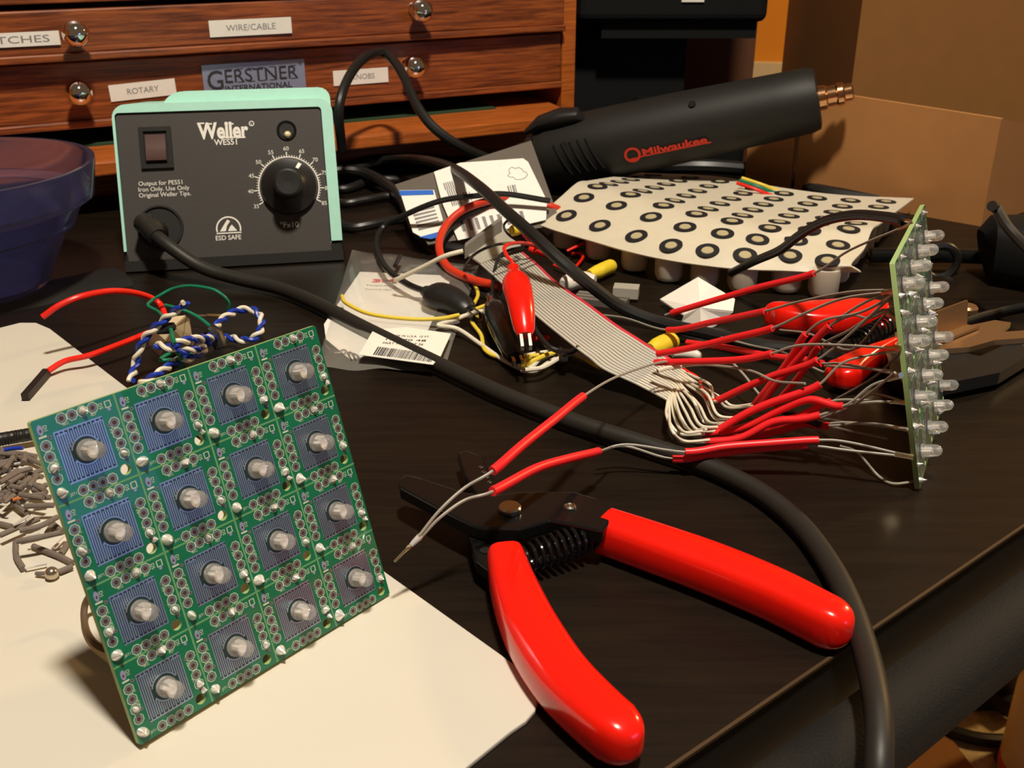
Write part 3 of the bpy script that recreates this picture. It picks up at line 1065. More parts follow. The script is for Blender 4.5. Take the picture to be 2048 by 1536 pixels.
def make_board(first, M0, label):
    b = thing('circuit_board', label, 'circuit board', M0.translation, R=M0.to_3x3())
    FR[b.name] = M0
    b.matrix_world = M0
    holes = []
    for i in range(4):
        for j in range(4):
            holes.append(circ((i + 0.865) * CELL, BA - (j + 0.885) * CELL, 0.00125, 18))
    c = 0.0004
    outer = [(c, 0), (BA - c, 0), (BA, c), (BA, BA - c), (BA - c, BA), (c, BA), (0, BA - c), (0, c)]
    me = hole_plate(outer, holes, TH)
    for v in me.vertices:
        v.co.z -= TH / 2
    me.materials.append(PCBG)
    me.materials.append(PCBE)
    for p in me.polygons:
        p.material_index = 0 if abs(p.normal.z) > 0.5 else 1
    so = bpy.data.objects.new('substrate', me)
    C.objects.link(so)
    so.parent = b
    FR[so.name] = M0
    # printed pattern
    tr, pd, sk, dk_, lv, hl, sl = MB(), MB(), MB(), MB(), MB(), MB(), MB()
    z1 = 0.00003

    def q(mb, x0, y0, x1, y1, z):
        mb.add([(x0, y0, z), (x1, y0, z), (x1, y1, z), (x0, y1, z)], [(0, 1, 2, 3)])

    def ann(mb, x, y, r0, r1, z, n=20, a0=0, a1=2 * PI):
        vs, fs = [], []
        for i in range(n + 1):
            a = a0 + (a1 - a0) * i / n
            vs += [(x + r0 * math.cos(a), y + r0 * math.sin(a), z), (x + r1 * math.cos(a), y + r1 * math.sin(a), z)]
        for i in range(n):
            fs.append((2 * i, 2 * i + 1, 2 * i + 3, 2 * i + 2))
        mb.add(vs, fs)

    def disc(mb, x, y, r, z, n=14, sy=1.0):
        mb.add([(x + r * math.cos(2 * PI * i / n), y + sy * r * math.sin(2 * PI * i / n), z) for i in range(n)], [tuple(range(n))])
    for i in range(4):
        for j in range(4):
            X = lambda u: (i + u) * CELL
            Y = lambda v: BA - (j + v) * CELL
            q(dk_, X(0.20), Y(0.815), X(0.785), Y(0.195), z1)
            # comb traces, interrupted around the lamp
            q(tr, X(0.20), Y(0.213), X(0.785), Y(0.195), 2 * z1)
            q(tr, X(0.20), Y(0.815), X(0.785), Y(0.797), 2 * z1)
            lx, ly, lr = X(0.5), Y(0.505), 0.0034
            nf = 22
            for f in range(nf):
                xx = X(0.206) + (X(0.779) - X(0.206)) * f / (nf - 1)
                hw = 0.000135
                ya, yb_ = (Y(0.815), Y(0.235)) if f % 2 else (Y(0.775), Y(0.195))
                dxx = abs(xx - lx)
                if dxx < lr:
                    h = math.sqrt(lr * lr - dxx * dxx)
                    q(tr, xx - hw, ya, xx + hw, ly - h, 2 * z1)
                    q(tr, xx - hw, ly + h, xx + hw, yb_, 2 * z1)
                else:
                    q(tr, xx - hw, ya, xx + hw, yb_, 2 * z1)
            q(tr, X(0.225), Y(0.25), X(0.34), Y(0.235), 2.2 * z1)
            q(tr, X(0.66), Y(0.25), X(0.785), Y(0.235), 2.2 * z1)
            ann(tr, lx, ly, 0.0030, 0.0033, 3 * z1, 28, 0.35, 2.85)
            ann(tr, lx, ly, 0.0030, 0.0033, 3 * z1, 28, 3.6, 5.9)
            disc(sl, lx, ly, 0.0029, 2.5 * z1, 24)
            pads = [(0.085, v) for v in (0.31, 0.44, 0.57, 0.70)] + [(0.905, v) for v in (0.32, 0.45, 0.575, 0.70)] \
                + [(u, 0.925) for u in (0.32, 0.44, 0.56, 0.68)] + [(u, 0.075) for u in (0.34, 0.465, 0.59, 0.715)]
            for (u, v) in pads:
                ann(sk, X(u), Y(v), 0.00112, 0.00128, 2 * z1, 8, PI / 8, 2 * PI + PI / 8)
                ann(pd, X(u), Y(v), 0.00050, 0.00092, 2 * z1, 14)
                disc(hl, X(u), Y(v), 0.0005, 2 * z1, 10)
            # small vias
            for (u, v) in ((0.155, 0.235), (0.155, 0.60), (0.925, 0.785), (0.84, 0.33)):
                ann(pd, X(u), Y(v), 0.0002, 0.00045, 2 * z1, 10)
                disc(hl, X(u), Y(v), 0.0002, 2 * z1, 8)
            # oval pad, bar, part outline
            disc(lv, X(0.075), Y(0.125), 0.00062, 2 * z1, 16, 1.9)
            disc(hl, X(0.075), Y(0.135), 0.00025, 3 * z1, 8, 1.4)
            q(sk, X(0.035), Y(0.215), X(0.125), Y(0.195), 3 * z1)
            for (a_, b_, c__, d_) in ((0.86, 0.13, 0.87, 0.05), (0.925, 0.13, 0.935, 0.05), (0.86, 0.058, 0.935, 0.05), (0.86, 0.13, 0.935, 0.122)):
                q(sk, X(a_), Y(b_), X(c__), Y(d_), 2 * z1)
            disc(lv, X(0.895), Y(0.15), 0.0004, 2 * z1, 10)
    for i in (1, 2, 3):
        q(sk, i * CELL - 0.00001, 0.0003, i * CELL + 0.00001, BA - 0.0003, z1)
    # tiny silk-screen lettering, one mesh of characters reused in every cell
    lt = MB()
    for (s_, u, v, h, rt) in (('J1', 0.14, 0.36, 0.0007, -90), ('RST', 0.14, 0.52, 0.0006, -90), ('D1', 0.135, 0.12, 0.0008, -90), ('IN', 0.845, 0.40, 0.0007, -90), ('JP4', 0.845, 0.62, 0.0006, -90), ('D5', 0.81, 0.09, 0.0008, -90), ('JST1', 0.20, 0.93, 0.0008, 0), ('BLC', 0.37, 0.145, 0.0006, 0), ('RD', 0.70, 0.15, 0.0006, 0)):
        put_text(lt, s_, Mx.Translation((u * CELL, -v * CELL, 2 * z1)) @ Mx.Rotation(math.radians(rt), 4, 'Z'), height=h)
    ltall = MB()
    for i in range(4):
        for j in range(4):
            k0 = len(ltall.v)
            ltall.v += [v + V((i * CELL, BA - j * CELL, 0)) for v in lt.v]
            ltall.f += [[a_ + k0 for a_ in f] for f in lt.f]
            ltall.m += lt.m
    # score lines
    sc = MB()
    for i in (1, 2, 3):
        q(sc, i * CELL - 0.00022, 0, i * CELL + 0.00022, BA, z1)
        q(sc, 0, i * CELL - 0.00022, BA, i * CELL + 0.00022, z1)
    for (nm, m_, mt) in (('trace_backing', dk_, SLATE), ('sensor_traces', tr, TRACE), ('pad_rings', pd, PADM), ('silk_print', sk, SILK), ('oval_pads', lv, LAV), ('plated_holes', hl, HOLE), ('score_lines', sc, SCOR), ('lettering', ltall, SILK), ('lamp_footprints', sl, SLATE)):
        part(so, nm, m_, mt, local=True, smooth=False, fix=False)
    # the sixteen clear lamps
    prof = [(0.0024, 0.0003), (0.0024, 0.0012), (0.0020, 0.0013), (0.0020, 0.0045)]
    for i in range(1, 7):
        a = PI / 2 * i / 6
        prof.append((0.0020 * math.cos(a), 0.0045 + 0.0022 * math.sin(a)))
    prof = [(0, 0.0003)] + prof
    led_me = MB().lathe(prof, None, 22).mesh('led', LEDM, None, True, 40)
    core = MB().bx((-0.0011, -0.0004, 0.0004), (-0.0002, 0.0004, 0.0036)).bx((0.0002, -0.0003, 0.0004), (0.0008, 0.0003, 0.0034))
    core.lathe([(0.0002, 0.0028), (0.0010, 0.0038), (0.0007, 0.0038), (0, 0.0034)], Mx.Translation((-0.0003, 0, 0)), 12)
    core_me = core.mesh('led_frame', LEDI, None, True, 40)
    blob = [(0.0009, 0.0), (0.00085, 0.0003), (0.00055, 0.0008), (0.00028, 0.0013), (0.00012, 0.0017), (0, 0.00175)]
    sol_me = MB().lathe(blob, None, 12).mesh('solder_joint', SOLD, None, True, 60)
    fixn(led_me)
    for i in range(4):
        for j in range(4):
            o = bpy.data.objects.new('led', led_me)
            C.objects.link(o)
            o.parent = b
            o.location = ((i + 0.5) * CELL, BA - (j + 0.505) * CELL, 0)
            o.rotation_euler = (0, 0, 0.3 * math.sin(3 * i + 5 * j))
            o2 = bpy.data.objects.new('lead_frame', core_me)
            C.objects.link(o2)
            o2.parent = o
            sp = [(0.08, 0.868, 1.35), (0.59, 0.07, 1.0), (0.905, 0.70, 0.95)]
            if i == 0:
                sp.append((0.088, 0.575, 1.0))
            if (i + j) % 2:
                sp.append((0.93, 0.80, 0.8))
            for (u, v, k_) in sp:
                o = bpy.data.objects.new('solder_joint', sol_me)
                C.objects.link(o)
                o.parent = b
                o.location = ((i + u) * CELL, BA - (j + v) * CELL, 0)
                o.scale = (k_ * random.uniform(.8, 1.1), k_ * random.uniform(1.0, 1.35), k_)
                o.rotation_euler = (random.uniform(-.25, .25), random.uniform(-.25, .25), random.uniform(0, 6))
    return b


M1 = Mx(((0.6488, -0.2313, 0.725, -0.0822), (0.7609, 0.2138, -0.6127, 0.1780), (-0.0133, 0.9491, 0.3146, 0.0030), (0, 0, 0, 1)))
for c_i in range(1):
    X_ = V((M1[0][0], M1[1][0], M1[2][0])).normalized()
    Y_ = V((M1[0][1], M1[1][1], M1[2][1]))
    M1 = frame(M1.translation, X_, Y_)
board1 = make_board(True, M1, 'green circuit board of sixteen clear lamps, facing the camera and leaning over the cutting board')
M2 = frame(V((0.1311, 0.2930, 0.0012)), V((0.440, 0.898, 0.0)), V((-0.2168, 0.1077, 0.970)))


def clone_board(src, M, label):
    c = copy_tree(src)
    c.matrix_world = M
    c['label'] = label
    return c


board2 = clone_board(board1, M2, 'green circuit board seen edge-on at the right with its clear lamps pointing right')
board1['group'] = board2['group'] = 'square boards of sixteen lamps'
board2['_'] = 0
del board2['_']
b2o, b2n = M2.translation, M2.to_3x3() @ V((0, 0, 1))
FR[board2.name] = M2


def b2(px, py, back=TH):
    """the spot on the far board's back face seen at px, py"""
    return onplane(px, py, b2o - b2n * back, b2n)
for _o in list(bpy.data.objects):
    if '_M' in _o.keys():
        del _o['_M']
# ================================================================== wire stripper in front
def at(px, py, z):
    return P(px, py, z)


def flat(poly, z0, z1):
    """outline seen in the photo at height z1, as a plate between z0 and z1"""
    mb = MB()
    mb.prism([(P(x, y, z1).x, P(x, y, z1).y) for x, y in poly], z0, z1)
    return mb


ws = thing('wire_stripper', 'red handled black wire stripper lying open on the desk in the foreground', 'wire stripper', P(1020, 1030, 0))
armA = [(797, 958), (812, 948), (845, 956), (930, 984), (985, 990), (1030, 984), (1090, 982), (1150, 983), (1195, 996), (1216, 1016), (1222, 1040), (1205, 1062), (1160, 1052), (1100, 1040), (1062, 1052), (1040, 1058), (965, 1056), (940, 1048), (900, 1028), (800, 974)]
armB = [(915, 905), (935, 900), (965, 912), (1000, 985), (1060, 990), (1062, 1040), (1032, 1062), (1030, 1100), (1048, 1120), (975, 1138), (952, 1120), (936, 1066), (930, 1020), (955, 990), (930, 950)]
pB = part(ws, 'lower_jaw_arm', flat(armB, 0.0045, 0.0085), BLKG, smooth=False)
pA = part(ws, 'upper_jaw_arm', flat(armA, 0.0087, 0.0130), BLKG, smooth=False)
for p_ in (pA, pB):
    bv = p_.modifiers.new('Bevel', 'BEVEL')
    bv.width = 0.0007
    bv.segments = 3
pv = P(1020, 1011, 0.0150)
part(ws, 'pivot_bolt', MB().lathe([(0, 0.0045 - 0.0150), (0.0020, 0.0045 - 0.0150), (0.0020, -0.0022), (0.0032, -0.0019), (0.0034, -0.0014), (0.0033, -0.0004), (0.0029, 0), (0, 0)], Mx.Translation(pv), 32), STEEL, 'round steel pivot bolt')
sv = P(1140, 1010, 0.0140)
part(ws, 'screw', MB().lathe([(0, -0.003), (0.0017, -0.003), (0.0019, -0.0009), (0.0018, -0.0003), (0.0012, 0), (0.0008, -0.0002), (0.0007, -0.0008), (0, -0.0008)], Mx.Translation(sv), 24), STEEL, 'small steel screw')
hv = P(970, 1100, 0.0087)
part(pB, 'hole', MB().lathe([(0.0015, 0), (0.0013, 0.00005), (0, 0.00005)], Mx.Translation(hv), 20), mat('hole_black', (0.002, 0.002, 0.002), 0.9))
m = MB()
for i in range(6):      # worn size marks along the jaw
    x_, y_ = 962 + i * 6, 934 + i * 10
    Mq = frame(P(x_, y_, 0.0087), V((0.7, -0.6, 0)), V((0.6, 0.7, 0)))
    put_text(m, ['10', '12', '14', '16', '18', '20'][i], Mq, height=0.0012)
part(pB, 'size_marks', m, mat('worn_marks', (0.16, 0.13, 0.11), 0.6), smooth=False, fix=False)


def grip(par, path, hw, ht, zc, mt=RED, n=8, e=0.62, lab=None, round_start=0.35):
    pts = smooth_path([P(x, y, zc) for x, y in path], n)
    tot = len(pts) - 1
    rr = []
    ex = []
    # rounded end: the radius falls like a circle over the last stretch
    ln = [0]
    for i in range(tot):
        ln.append(ln[-1] + (pts[i + 1] - pts[i]).length)
    Lt = ln[-1]
    out, o2 = [], []
    for i, p in enumerate(pts):
        t = ln[i] / Lt
        w_ = hw(t)
        if Lt - ln[i] < w_:
            continue
        out.append(p)
        o2.append((ht, w_))
    last = out[-1]
    d = (pts[-1] - last)
    w_ = hw(1)
    for k in range(1, 9):
        a = PI / 2 * k / 8
        out.append(last + d * math.sin(a))
        f = max(math.cos(a), 0.04)
        o2.append((ht * (0.25 + 0.75 * f) if k < 8 else ht * 0.2, w_ * f))
    # slight lead-in at the open end
    d0 = out[1] - out[0]
    out = [out[0], out[0] + d0.normalized() * 0.0006] + out[1:]
    o2 = [(o2[0][0] * 0.86, o2[0][1] * 0.88), o2[0]] + o2[1:]
    mb = MB().tube(out, o2, 28, sq=e, up=(0, 0, 1))
    return part(par, 'grip', mb, mt, lab, ang=50)


grip(ws, [(1010, 1118), (1028, 1180), (1062, 1262), (1118, 1352), (1190, 1428), (1275, 1500)], lambda t: 0.0052 + 0.0016 * math.sin(PI * t) + 0.0006 * t, 0.0062, 0.0072)
grip(ws, [(1206, 1060), (1300, 1092), (1420, 1135), (1540, 1185), (1630, 1230), (1702, 1268)], lambda t: 0.0062 + 0.0009 * math.sin(PI * t) - 0.0006 * t, 0.0062, 0.0070)
a, b = P(1046, 1112, 0.008), P(1196, 1058, 0.009)
ax = (b - a).normalized()
sx = ax.cross(V((0, 0, 1))).normalized()
sz = sx.cross(ax)
pts = []
NT = 11
for i in range(NT * 18 + 1):
    t = i / (NT * 18)
    th = 2 * PI * NT * t
    r_ = 0.0042 * (1 - 0.25 * abs(2 * t - 1) ** 3)
    pts.append(a.lerp(b, t) + (sx * math.cos(th) + sz * math.sin(th)) * r_ + V((0, 0, -0.0012)))
part(ws, 'spring', MB().tube(pts, 0.00062, 7), BLKG, 'black coil spring')

# ================================================================== second wire stripper at the back right
w2 = thing('wire_stripper', 'smaller red handled wire stripper lying half hidden behind the edge-on circuit board', 'wire stripper', P(1860, 680, 0))
w2['label'] = 'red handled wire stripper lying half hidden behind the edge-on circuit board'
grip(w2, [(1775, 632), (1720, 628), (1650, 634), (1580, 634), (1528, 626)], lambda t: 0.0035 + 0.0075 * math.sin(PI * min(1, t * 1.0 + 0.05)) ** 0.8, 0.0060, 0.0075)
grip(w2, [(1790, 698), (1745, 716), (1708, 735), (1672, 760)], lambda t: 0.0015 + 0.0062 * t, 0.0055, 0.0065)
q_ = part(w2, 'lower_jaw_arm', flat([(1770, 690), (1860, 690), (1960, 712), (2060, 668), (2090, 690), (2000, 745), (1900, 765), (1830, 790), (1780, 740)], 0.003, 0.008), BLK, smooth=False)
q2 = part(w2, 'upper_jaw_arm', flat([(1790, 664), (1860, 672), (1900, 664), (1932, 652), (1990, 640), (2022, 645), (2000, 664), (2060, 660), (2050, 676), (1990, 680), (1940, 694), (1860, 700), (1790, 690)], 0.0082, 0.0105), COPP, 'bronze coloured reflecting blade plate', smooth=False)
part(w2, 'pivot_bolt', MB().lathe([(0, 0.0105), (0.0042, 0.0105), (0.0044, 0.0125), (0.0036, 0.0135), (0.0012, 0.0135), (0, 0.0130)], Mx.Translation(P(1925, 668, 0)), 28), COPP)
a, b = P(1718, 682, 0.008), P(1775, 650, 0.008)
ax = (b - a).normalized()
sx = ax.cross(V((0, 0, 1))).normalized()
sz = sx.cross(ax)
pts = [a.lerp(b, i / 112) + (sx * math.cos(2 * PI * 7 * i / 112) + sz * math.sin(2 * PI * 7 * i / 112)) * 0.0042 for i in range(113)]
part(w2, 'spring', MB().tube(pts, 0.0006, 6), BLKG, 'black coil spring')
br = P(1862, 640, 0.012)
mb = MB()
Mq = frame(P(1895, 640, 0.016), P(1936, 622, 0.016) - P(1862, 650, 0.016), V((0, 0.2, 1)))
mb.bx((-0.014, -0.0055, -0.0005), (0.014, 0.0055, 0.0005), 0, Mq)
mb.bx((-0.014, -0.0060, -0.0005), (0.014, -0.0050, 0.006), 0, Mq)
o = part(w2, 'bracket', mb, COPP, 'thin upright metal bracket', smooth=False)

# ================================================================== silicone button sheet
R0 = [1133, 432, 1200, 452, 1273, 473, 1342, 492, 1415, 502, 1490, 511, 1580, 512, 1655, 522]
R1 = [1168, 396, 1233, 412, 1302, 435, 1370, 455, 1445, 468, 1515, 480, 1592, 482, 1676, 491]
R2 = [1195, 374, 1261, 390, 1327, 412, 1393, 429, 1464, 443, 1540, 457, 1619, 461, 1697, 459]
R7 = [1306, 351, 1380, 356, 1440, 364, 1509, 378, 1568, 388, 1634, 397, 1701, 402, 1772, 404]
pr_ = lambda r: [(r[2 * i], r[2 * i + 1]) for i in range(8)]
R0, R1, R2, R7 = pr_(R0), pr_(R1), pr_(R2), pr_(R7)
rows = [R0, R1, R2]
for k in (1, 2, 3, 4):
    f = k / 5
    rows.append([(a[0] + (b[0] - a[0]) * f, a[1] + (b[1] - a[1]) * f) for a, b in zip(R2, R7)])
rows.append(R7)
zA = [0.0185, 0.0238, 0.0258, 0.0227, 0.0195, 0.0165, 0.0135, 0.0106]
zB = [0.0185, 0.0227, 0.0246, 0.0222, 0.0198, 0.0176, 0.0160, 0.0155]
zC = [0.0185, 0.0202, 0.0232, 0.0207, 0.0186, 0.0166, 0.0148, 0.0132]
G = []
for j in range(8):
    row = []
    for i in range(8):
        t = i / 7
        z = zA[j] + (zB[j] - zA[j]) * min(1, t * 2) if t < .5 else zB[j] + (zC[j] - zB[j]) * (t * 2 - 1)
        row.append(P(rows[j][i][0], rows[j][i][1], z))
    G.append(row)
# extend by half a pitch all round
ext = lambda a, b, k: a + (a - b) * k
G2 = [[ext(r[0], r[1], 0.62)] + r + [ext(r[7], r[6], 0.62)] for r in G]
FE = [(1080, 450), (1118, 463), (1180, 481), (1250, 501), (1320, 517), (1395, 529), (1480, 538), (1565, 541), (1645, 545), (1722, 545)]
G2 = [[P(x, y, 0.0138) for x, y in FE]] + G2 + [[ext(a, b, 0.9) for a, b in zip(G2[7], G2[6])]]
UU = [0, 0.62] + [0.62 + k for k in range(1, 8)] + [8.24]
VV = [0, 0.5] + [0.5 + k for k in range(1, 8)] + [8.3]


def cr(p0, p1, p2, p3, t):
    return 0.5 * ((2 * p1) + (p2 - p0) * t + (2 * p0 - 5 * p1 + 4 * p2 - p3) * t * t + (3 * p1 - p0 - 3 * p2 + p3) * t ** 3)


def sheet(gu, gv):
    """gu, gv in grid units 0..9"""
    gu, gv = min(max(gu, 0), 9), min(max(gv, 0), 9)
    i, j = min(int(gu), 8), min(int(gv), 8)
    fu, fv = gu - i, gv - j
    col = []
    for jj in (j - 1, j, j + 1, j + 2):
        if jj < 0:
            r_ = [a * 2 - b for a, b in zip(G2[0], G2[1])]
        elif jj > 9:
            r_ = [a * 2 - b for a, b in zip(G2[9], G2[8])]
        else:
            r_ = G2[jj]
        g = lambda k: r_[0] * 2 - r_[1] if k < 0 else (r_[9] * 2 - r_[8] if k > 9 else r_[k])
        col.append(cr(g(i - 1), g(i), g(i + 1), g(i + 2), fu))
    return cr(*col, fv)


bs_ = thing('button_pad_sheet', 'wavy white silicone sheet of round buttons lying upside down in front of the heat gun', 'button sheet', P(1440, 520, 0))
part(bs_, 'sheet', MB().surf(lambda u, v: sheet(u * 9, v * 9), 72, 72, thick=0.0009), SILI)


def sframe(gu, gv):
    p = sheet(gu, gv)
    e = 0.15
    du = (sheet(gu + e, gv) - sheet(gu - e, gv)).normalized()
    dv = (sheet(gu, gv + e) - sheet(gu, gv - e)).normalized()
    n = du.cross(dv).normalized()
    if n.z < 0:
        n = -n
    return p, du, n.cross(du), n


for j in range(8):
    for i in range(8):
        p, x_, y_, n_ = sframe(i + 1, j + 1)
        Mr = frame(p + n_ * 0.0003, x_, y_)
        if j > 2:      # keep the ring on the slope as it stands
            pass
        rg = part(bs_, 'contact_ring', MB().lathe([(0.0058, -0.0003), (0.0058, 0.0003), (0.0032, 0.0003), (0.0032, -0.0003)], Mr, 28), CARB, fix=False)
        part(rg, 'contact_centre', MB().lathe([(0.0031, 0.0), (0.0028, 0.00045), (0, 0.0005)], Mr, 16), CONT, fix=False)
        if j == 0 or i == 7:
            hgt = min(p.z - 0.0008, 0.0155)
            if j == 0 or i == 7:
                hgt = min(p.z - 0.0006, 0.0180)
            ofs = y_ * 0 - n_ * 0.0012
            dr = V((0, 0, -1))
            q0_ = p + V((0, 0.0015 if j == 0 else 0, -0.0036))
            hgt -= 0.003
            pr = [q0_, q0_ + dr * (hgt * 0.75), q0_ + dr * (hgt * 0.90), q0_ + dr * hgt]
            part(bs_, 'button', MB().tube(pr, [0.0072, 0.0070, 0.0060, 0.0035], 22, sq=0.8), SILP)

# ================================================================== heat gun
hg = thing('heat_gun', 'dark grey heat gun with red lettering resting across the monitor base', 'heat gun', P(1300, 330, 0.0))
ga, gb = P(1085, 332, 0.040), P(1640, 196, 0.0)
dist = 0.68
GD = (onplane(1655, 240, b0, bn) - cO).length - 0.024
gb = cO + ray(1638, 197) * GD
ga = cO + ray(1085, 314) * 0.705
KG = 1.10
gx_ = (gb - ga).normalized()
gz = V((0, 0, 1)) - gx_ * gx_.z
Mgun = frame(ga, gx_, gz)         # x along barrel, y up, z toward the room
if (Mgun.to_3x3() @ V((0, 0, 1))).y > 0:
    raise Exception('gun frame')
GL = (gb - ga).length
rad = 0.0205
prof = [(0, -0.004), (0.012, -0.004), (0.0185, 0.0), (0.0203, 0.008), (0.0205, 0.05), (0.0200, 0.09), (0.0190, GL * 0.70), (0.0182, GL * 0.86), (0.0178, GL - 0.006), (0.0164, GL - 0.001), (0.0130, GL), (0.0080, GL), (0.0078, GL - 0.004), (0, GL - 0.004)]
Rl = Mx.Rotation(PI / 2, 4, 'Y')   # z axis of the lathe onto x
GUNM = mat('charcoal_plastic', (0.012, 0.011, 0.009), 0.55, spec=0.4)
prof = [(r_ * KG if z_ < GL - 0.003 or r_ > 0.009 else r_, z_) for r_, z_ in prof]
part(hg, 'barrel', MB().lathe(prof, Mgun @ Rl, 48), GUNM, ang=40)
mb = MB().lathe([(0.0074, GL - 0.004), (0.0072, GL + 0.004), (0.0060, GL + 0.005), (0.0060, GL + 0.010), (0.0070, GL + 0.011), (0.0068, GL + 0.014), (0.0052, GL + 0.015), (0.0052, GL + 0.019), (0.0042, GL + 0.020), (0.0038, GL + 0.020), (0, GL + 0.012)], Mgun @ Rl, 32)
part(hg, 'nozzle', mb, mat('heated_steel', (0.75, 0.42, 0.22), 0.18, 1.0), 'stepped shiny copper coloured nozzle', ang=30)
mb = MB()
sgx = 0.006


def gun_pt(x, th, r=0.0222):
    """th from the side facing the room, positive up"""
    return Mgun @ V((x, r * math.sin(th), r * math.cos(th)))


for i in range(5):
    xx = 0.014 + i * 0.0052
    mb.tube([gun_pt(xx + 0.0012 * k_, 0.42 - 0.16 * k_) for k_ in range(7)], 0.0011, 6)
part(hg, 'vent_slots', mb, mat('slot_black', (0.001, 0.001, 0.001), 0.9), 'five dark vent slots')
for (x_, y_) in ((1128, 292), (1384, 208)):
    d = ray(x_, y_)
    best = min(((cO + d * (0.60 + 0.0005 * k_)) for k_ in range(400)), key=lambda q: abs(((Mgun.inverted() @ q).yz).length - 0.0222) + (0 if (Mgun.inverted() @ q).z > 0 else 1))
    l = Mgun.inverted() @ best
    nn = (Mgun.to_3x3() @ V((0, l.y, l.z))).normalized()
    part(hg, 'screw_hole', MB().lathe([(0.0024, 0), (0.0022, 0.0006), (0, 0.0006)], frame(best - nn * 0.0001, gx_, nn.cross(gx_)), 18), MT['slot_black'])
mb = MB()
th0 = -0.30
xm = 0.062
Mem = lambda x, th: frame(gun_pt(x, th, 0.0227), gx_, Mgun.to_3x3() @ V((0, math.cos(th), -math.sin(th))))
Me_ = Mem(xm, th0)
for i in range(28):
    a, b = 2 * PI * i / 28, 2 * PI * (i + 1) / 28
    mb.add([Me_ @ V((r * math.cos(t), r * math.sin(t), 0)) for (r, t) in ((0.0052, a), (0.0052, b), (0.0036, b), (0.0036, a))], [(0, 1, 2, 3)])
mb.add([Me_ @ V(p) for p in ((-0.0032, -0.0022, 0), (0.0032, -0.0022, 0), (0.0030, -0.0034, 0), (-0.0030, -0.0034, 0))], [(0, 1, 2, 3)])
put_text(mb, 'Milwaukee', Mem(xm + 0.0265, th0 + 0.02) @ Mx.Translation((0, 0, 0.0006)), width=0.0400, height=0.0050, bold=0.03)
mb.bx((-0.0225, -0.0030, 0.0003), (0.022, -0.0022, 0.0004), 0, Mem(xm + 0.0265, th0 + 0.02))
part(hg, 'lettering', mb, mat('gun_red', (0.62, 0.03, 0.01), 0.5), smooth=False, fix=False)
# trigger switch bump and tail
mb = MB().tube([gun_pt(-0.004, 1.25, 0.0203), gun_pt(0.006, 1.25, 0.0237), gun_pt(0.020, 1.25, 0.0248), gun_pt(0.030, 1.25, 0.0237), gun_pt(0.034, 1.25, 0.0192)], [(0.002, 0.006), (0.005, 0.009), (0.006, 0.009), (0.005, 0.008), (0.002, 0.005)], 16, up=gz)
part(hg, 'slide_switch', mb, BLK, 'raised black slide switch')
tail = [ga + gx_ * 0.004, ga - gx_ * 0.012, cO + ray(1030, 342) * 0.70, cO + ray(980, 352) * 0.705, cO + ray(920, 362) * 0.65]
part(hg, 'cord_sleeve', MB().tube(smooth_path(tail, 5), [0.016] * 4 + [0.012] * 4 + [0.008] * 5 + [0.006] * 5 + [0.005] * 3, 16), BLK)

# ================================================================== dark cables behind
def cable(name, label, pts, r, m=BLK, cat='cable', group=None, sub=6, seg=10):
    return single(name, label, cat, MB().tube(smooth_path(seen(pts), sub), r, seg), m, group=group)


cable('looped_power_cord', 'black power cord looping high behind the soldering station and down its right side', [(684, 300, 0.035), (678, 215, 0.062), (700, 150, 0.078), (735, 112, 0.086), (772, 108, 0.085), (805, 148, 0.076), (836, 215, 0.060), (875, 262, 0.048), (935, 300, 0.036), (1010, 330, 0.022), (1060, 350, 0.012)], 0.0030)
cable('flat_lamp_cord', 'thick black two-core cord running diagonally over the labelled grey bag', [(690, 345, 0.010), (760, 322, 0.014), (830, 318, 0.024), (900, 334, 0.036), (955, 370, 0.042), (1010, 420, 0.040), (1062, 466, 0.036), (1120, 520, 0.028), (1180, 570, 0.018), (1245, 616, 0.008), (1320, 645, 0.0035), (1420, 668, 0.0035), (1520, 690, 0.0035), (1600, 700, 0.0035), (1700, 722, 0.0035)], 0.0029)
for (lb, pts, r) in (('black cable nearest the station among those between it and the grey bag', [(630, 350, 0.010), (692, 340, 0.012), (740, 350, 0.010), (790, 382, 0.008), (815, 420, 0.006), (835, 465, 0.005), (880, 492, 0.005), (940, 505, 0.004)], 0.0036),
                     ('topmost black cable of the bundle under the chest ledge', [(630, 350, 0.004), (700, 330, 0.004), (760, 318, 0.005), (840, 316, 0.005), (960, 330, 0.004), (1080, 352, 0.004), (1160, 380, 0.003)], 0.0034),
                     ('middle black cable of the bundle between station and grey bag', [(630, 372, 0.004), (690, 378, 0.003), (740, 362, 0.004), (800, 360, 0.004), (860, 372, 0.003)], 0.003),
                     ('lower black cable of the bundle beside the teal housing', [(640, 380, 0.003), (672, 440, 0.003), (700, 455, 0.003), (740, 450, 0.004), (790, 440, 0.004), (850, 432, 0.003)], 0.003),
                     ('shiny black cable in the bundle just above the lowest one', [(640, 372, 0.003), (680, 405, 0.003), (730, 400, 0.004), (780, 392, 0.004), (840, 398, 0.003)], 0.0026)):
    cable('power_cable', lb, pts, r)
cable('coiled_black_cable', 'black cable curving behind the white button sheet', [(1190, 352, 0.004), (1290, 336, 0.008), (1400, 333, 0.008), (1500, 340, 0.008), (1580, 356, 0.006), (1640, 384, 0.004), (1760, 402, 0.004)], 0.0052)
for (nm, m_, dy) in (('yellow', YEL, 0), ('green', GRNW, 5), ('red', REDW, 10)):
    cable(nm + '_wire', 'thin %s wire behind the far edge of the white button sheet' % nm, [(1484 - dy, 356 + dy, 0.020), (1520 - dy, 368 + dy, 0.018), (1560 - dy, 382 + dy, 0.014), (1620, 398, 0.010)], 0.0011, m_, 'wire')

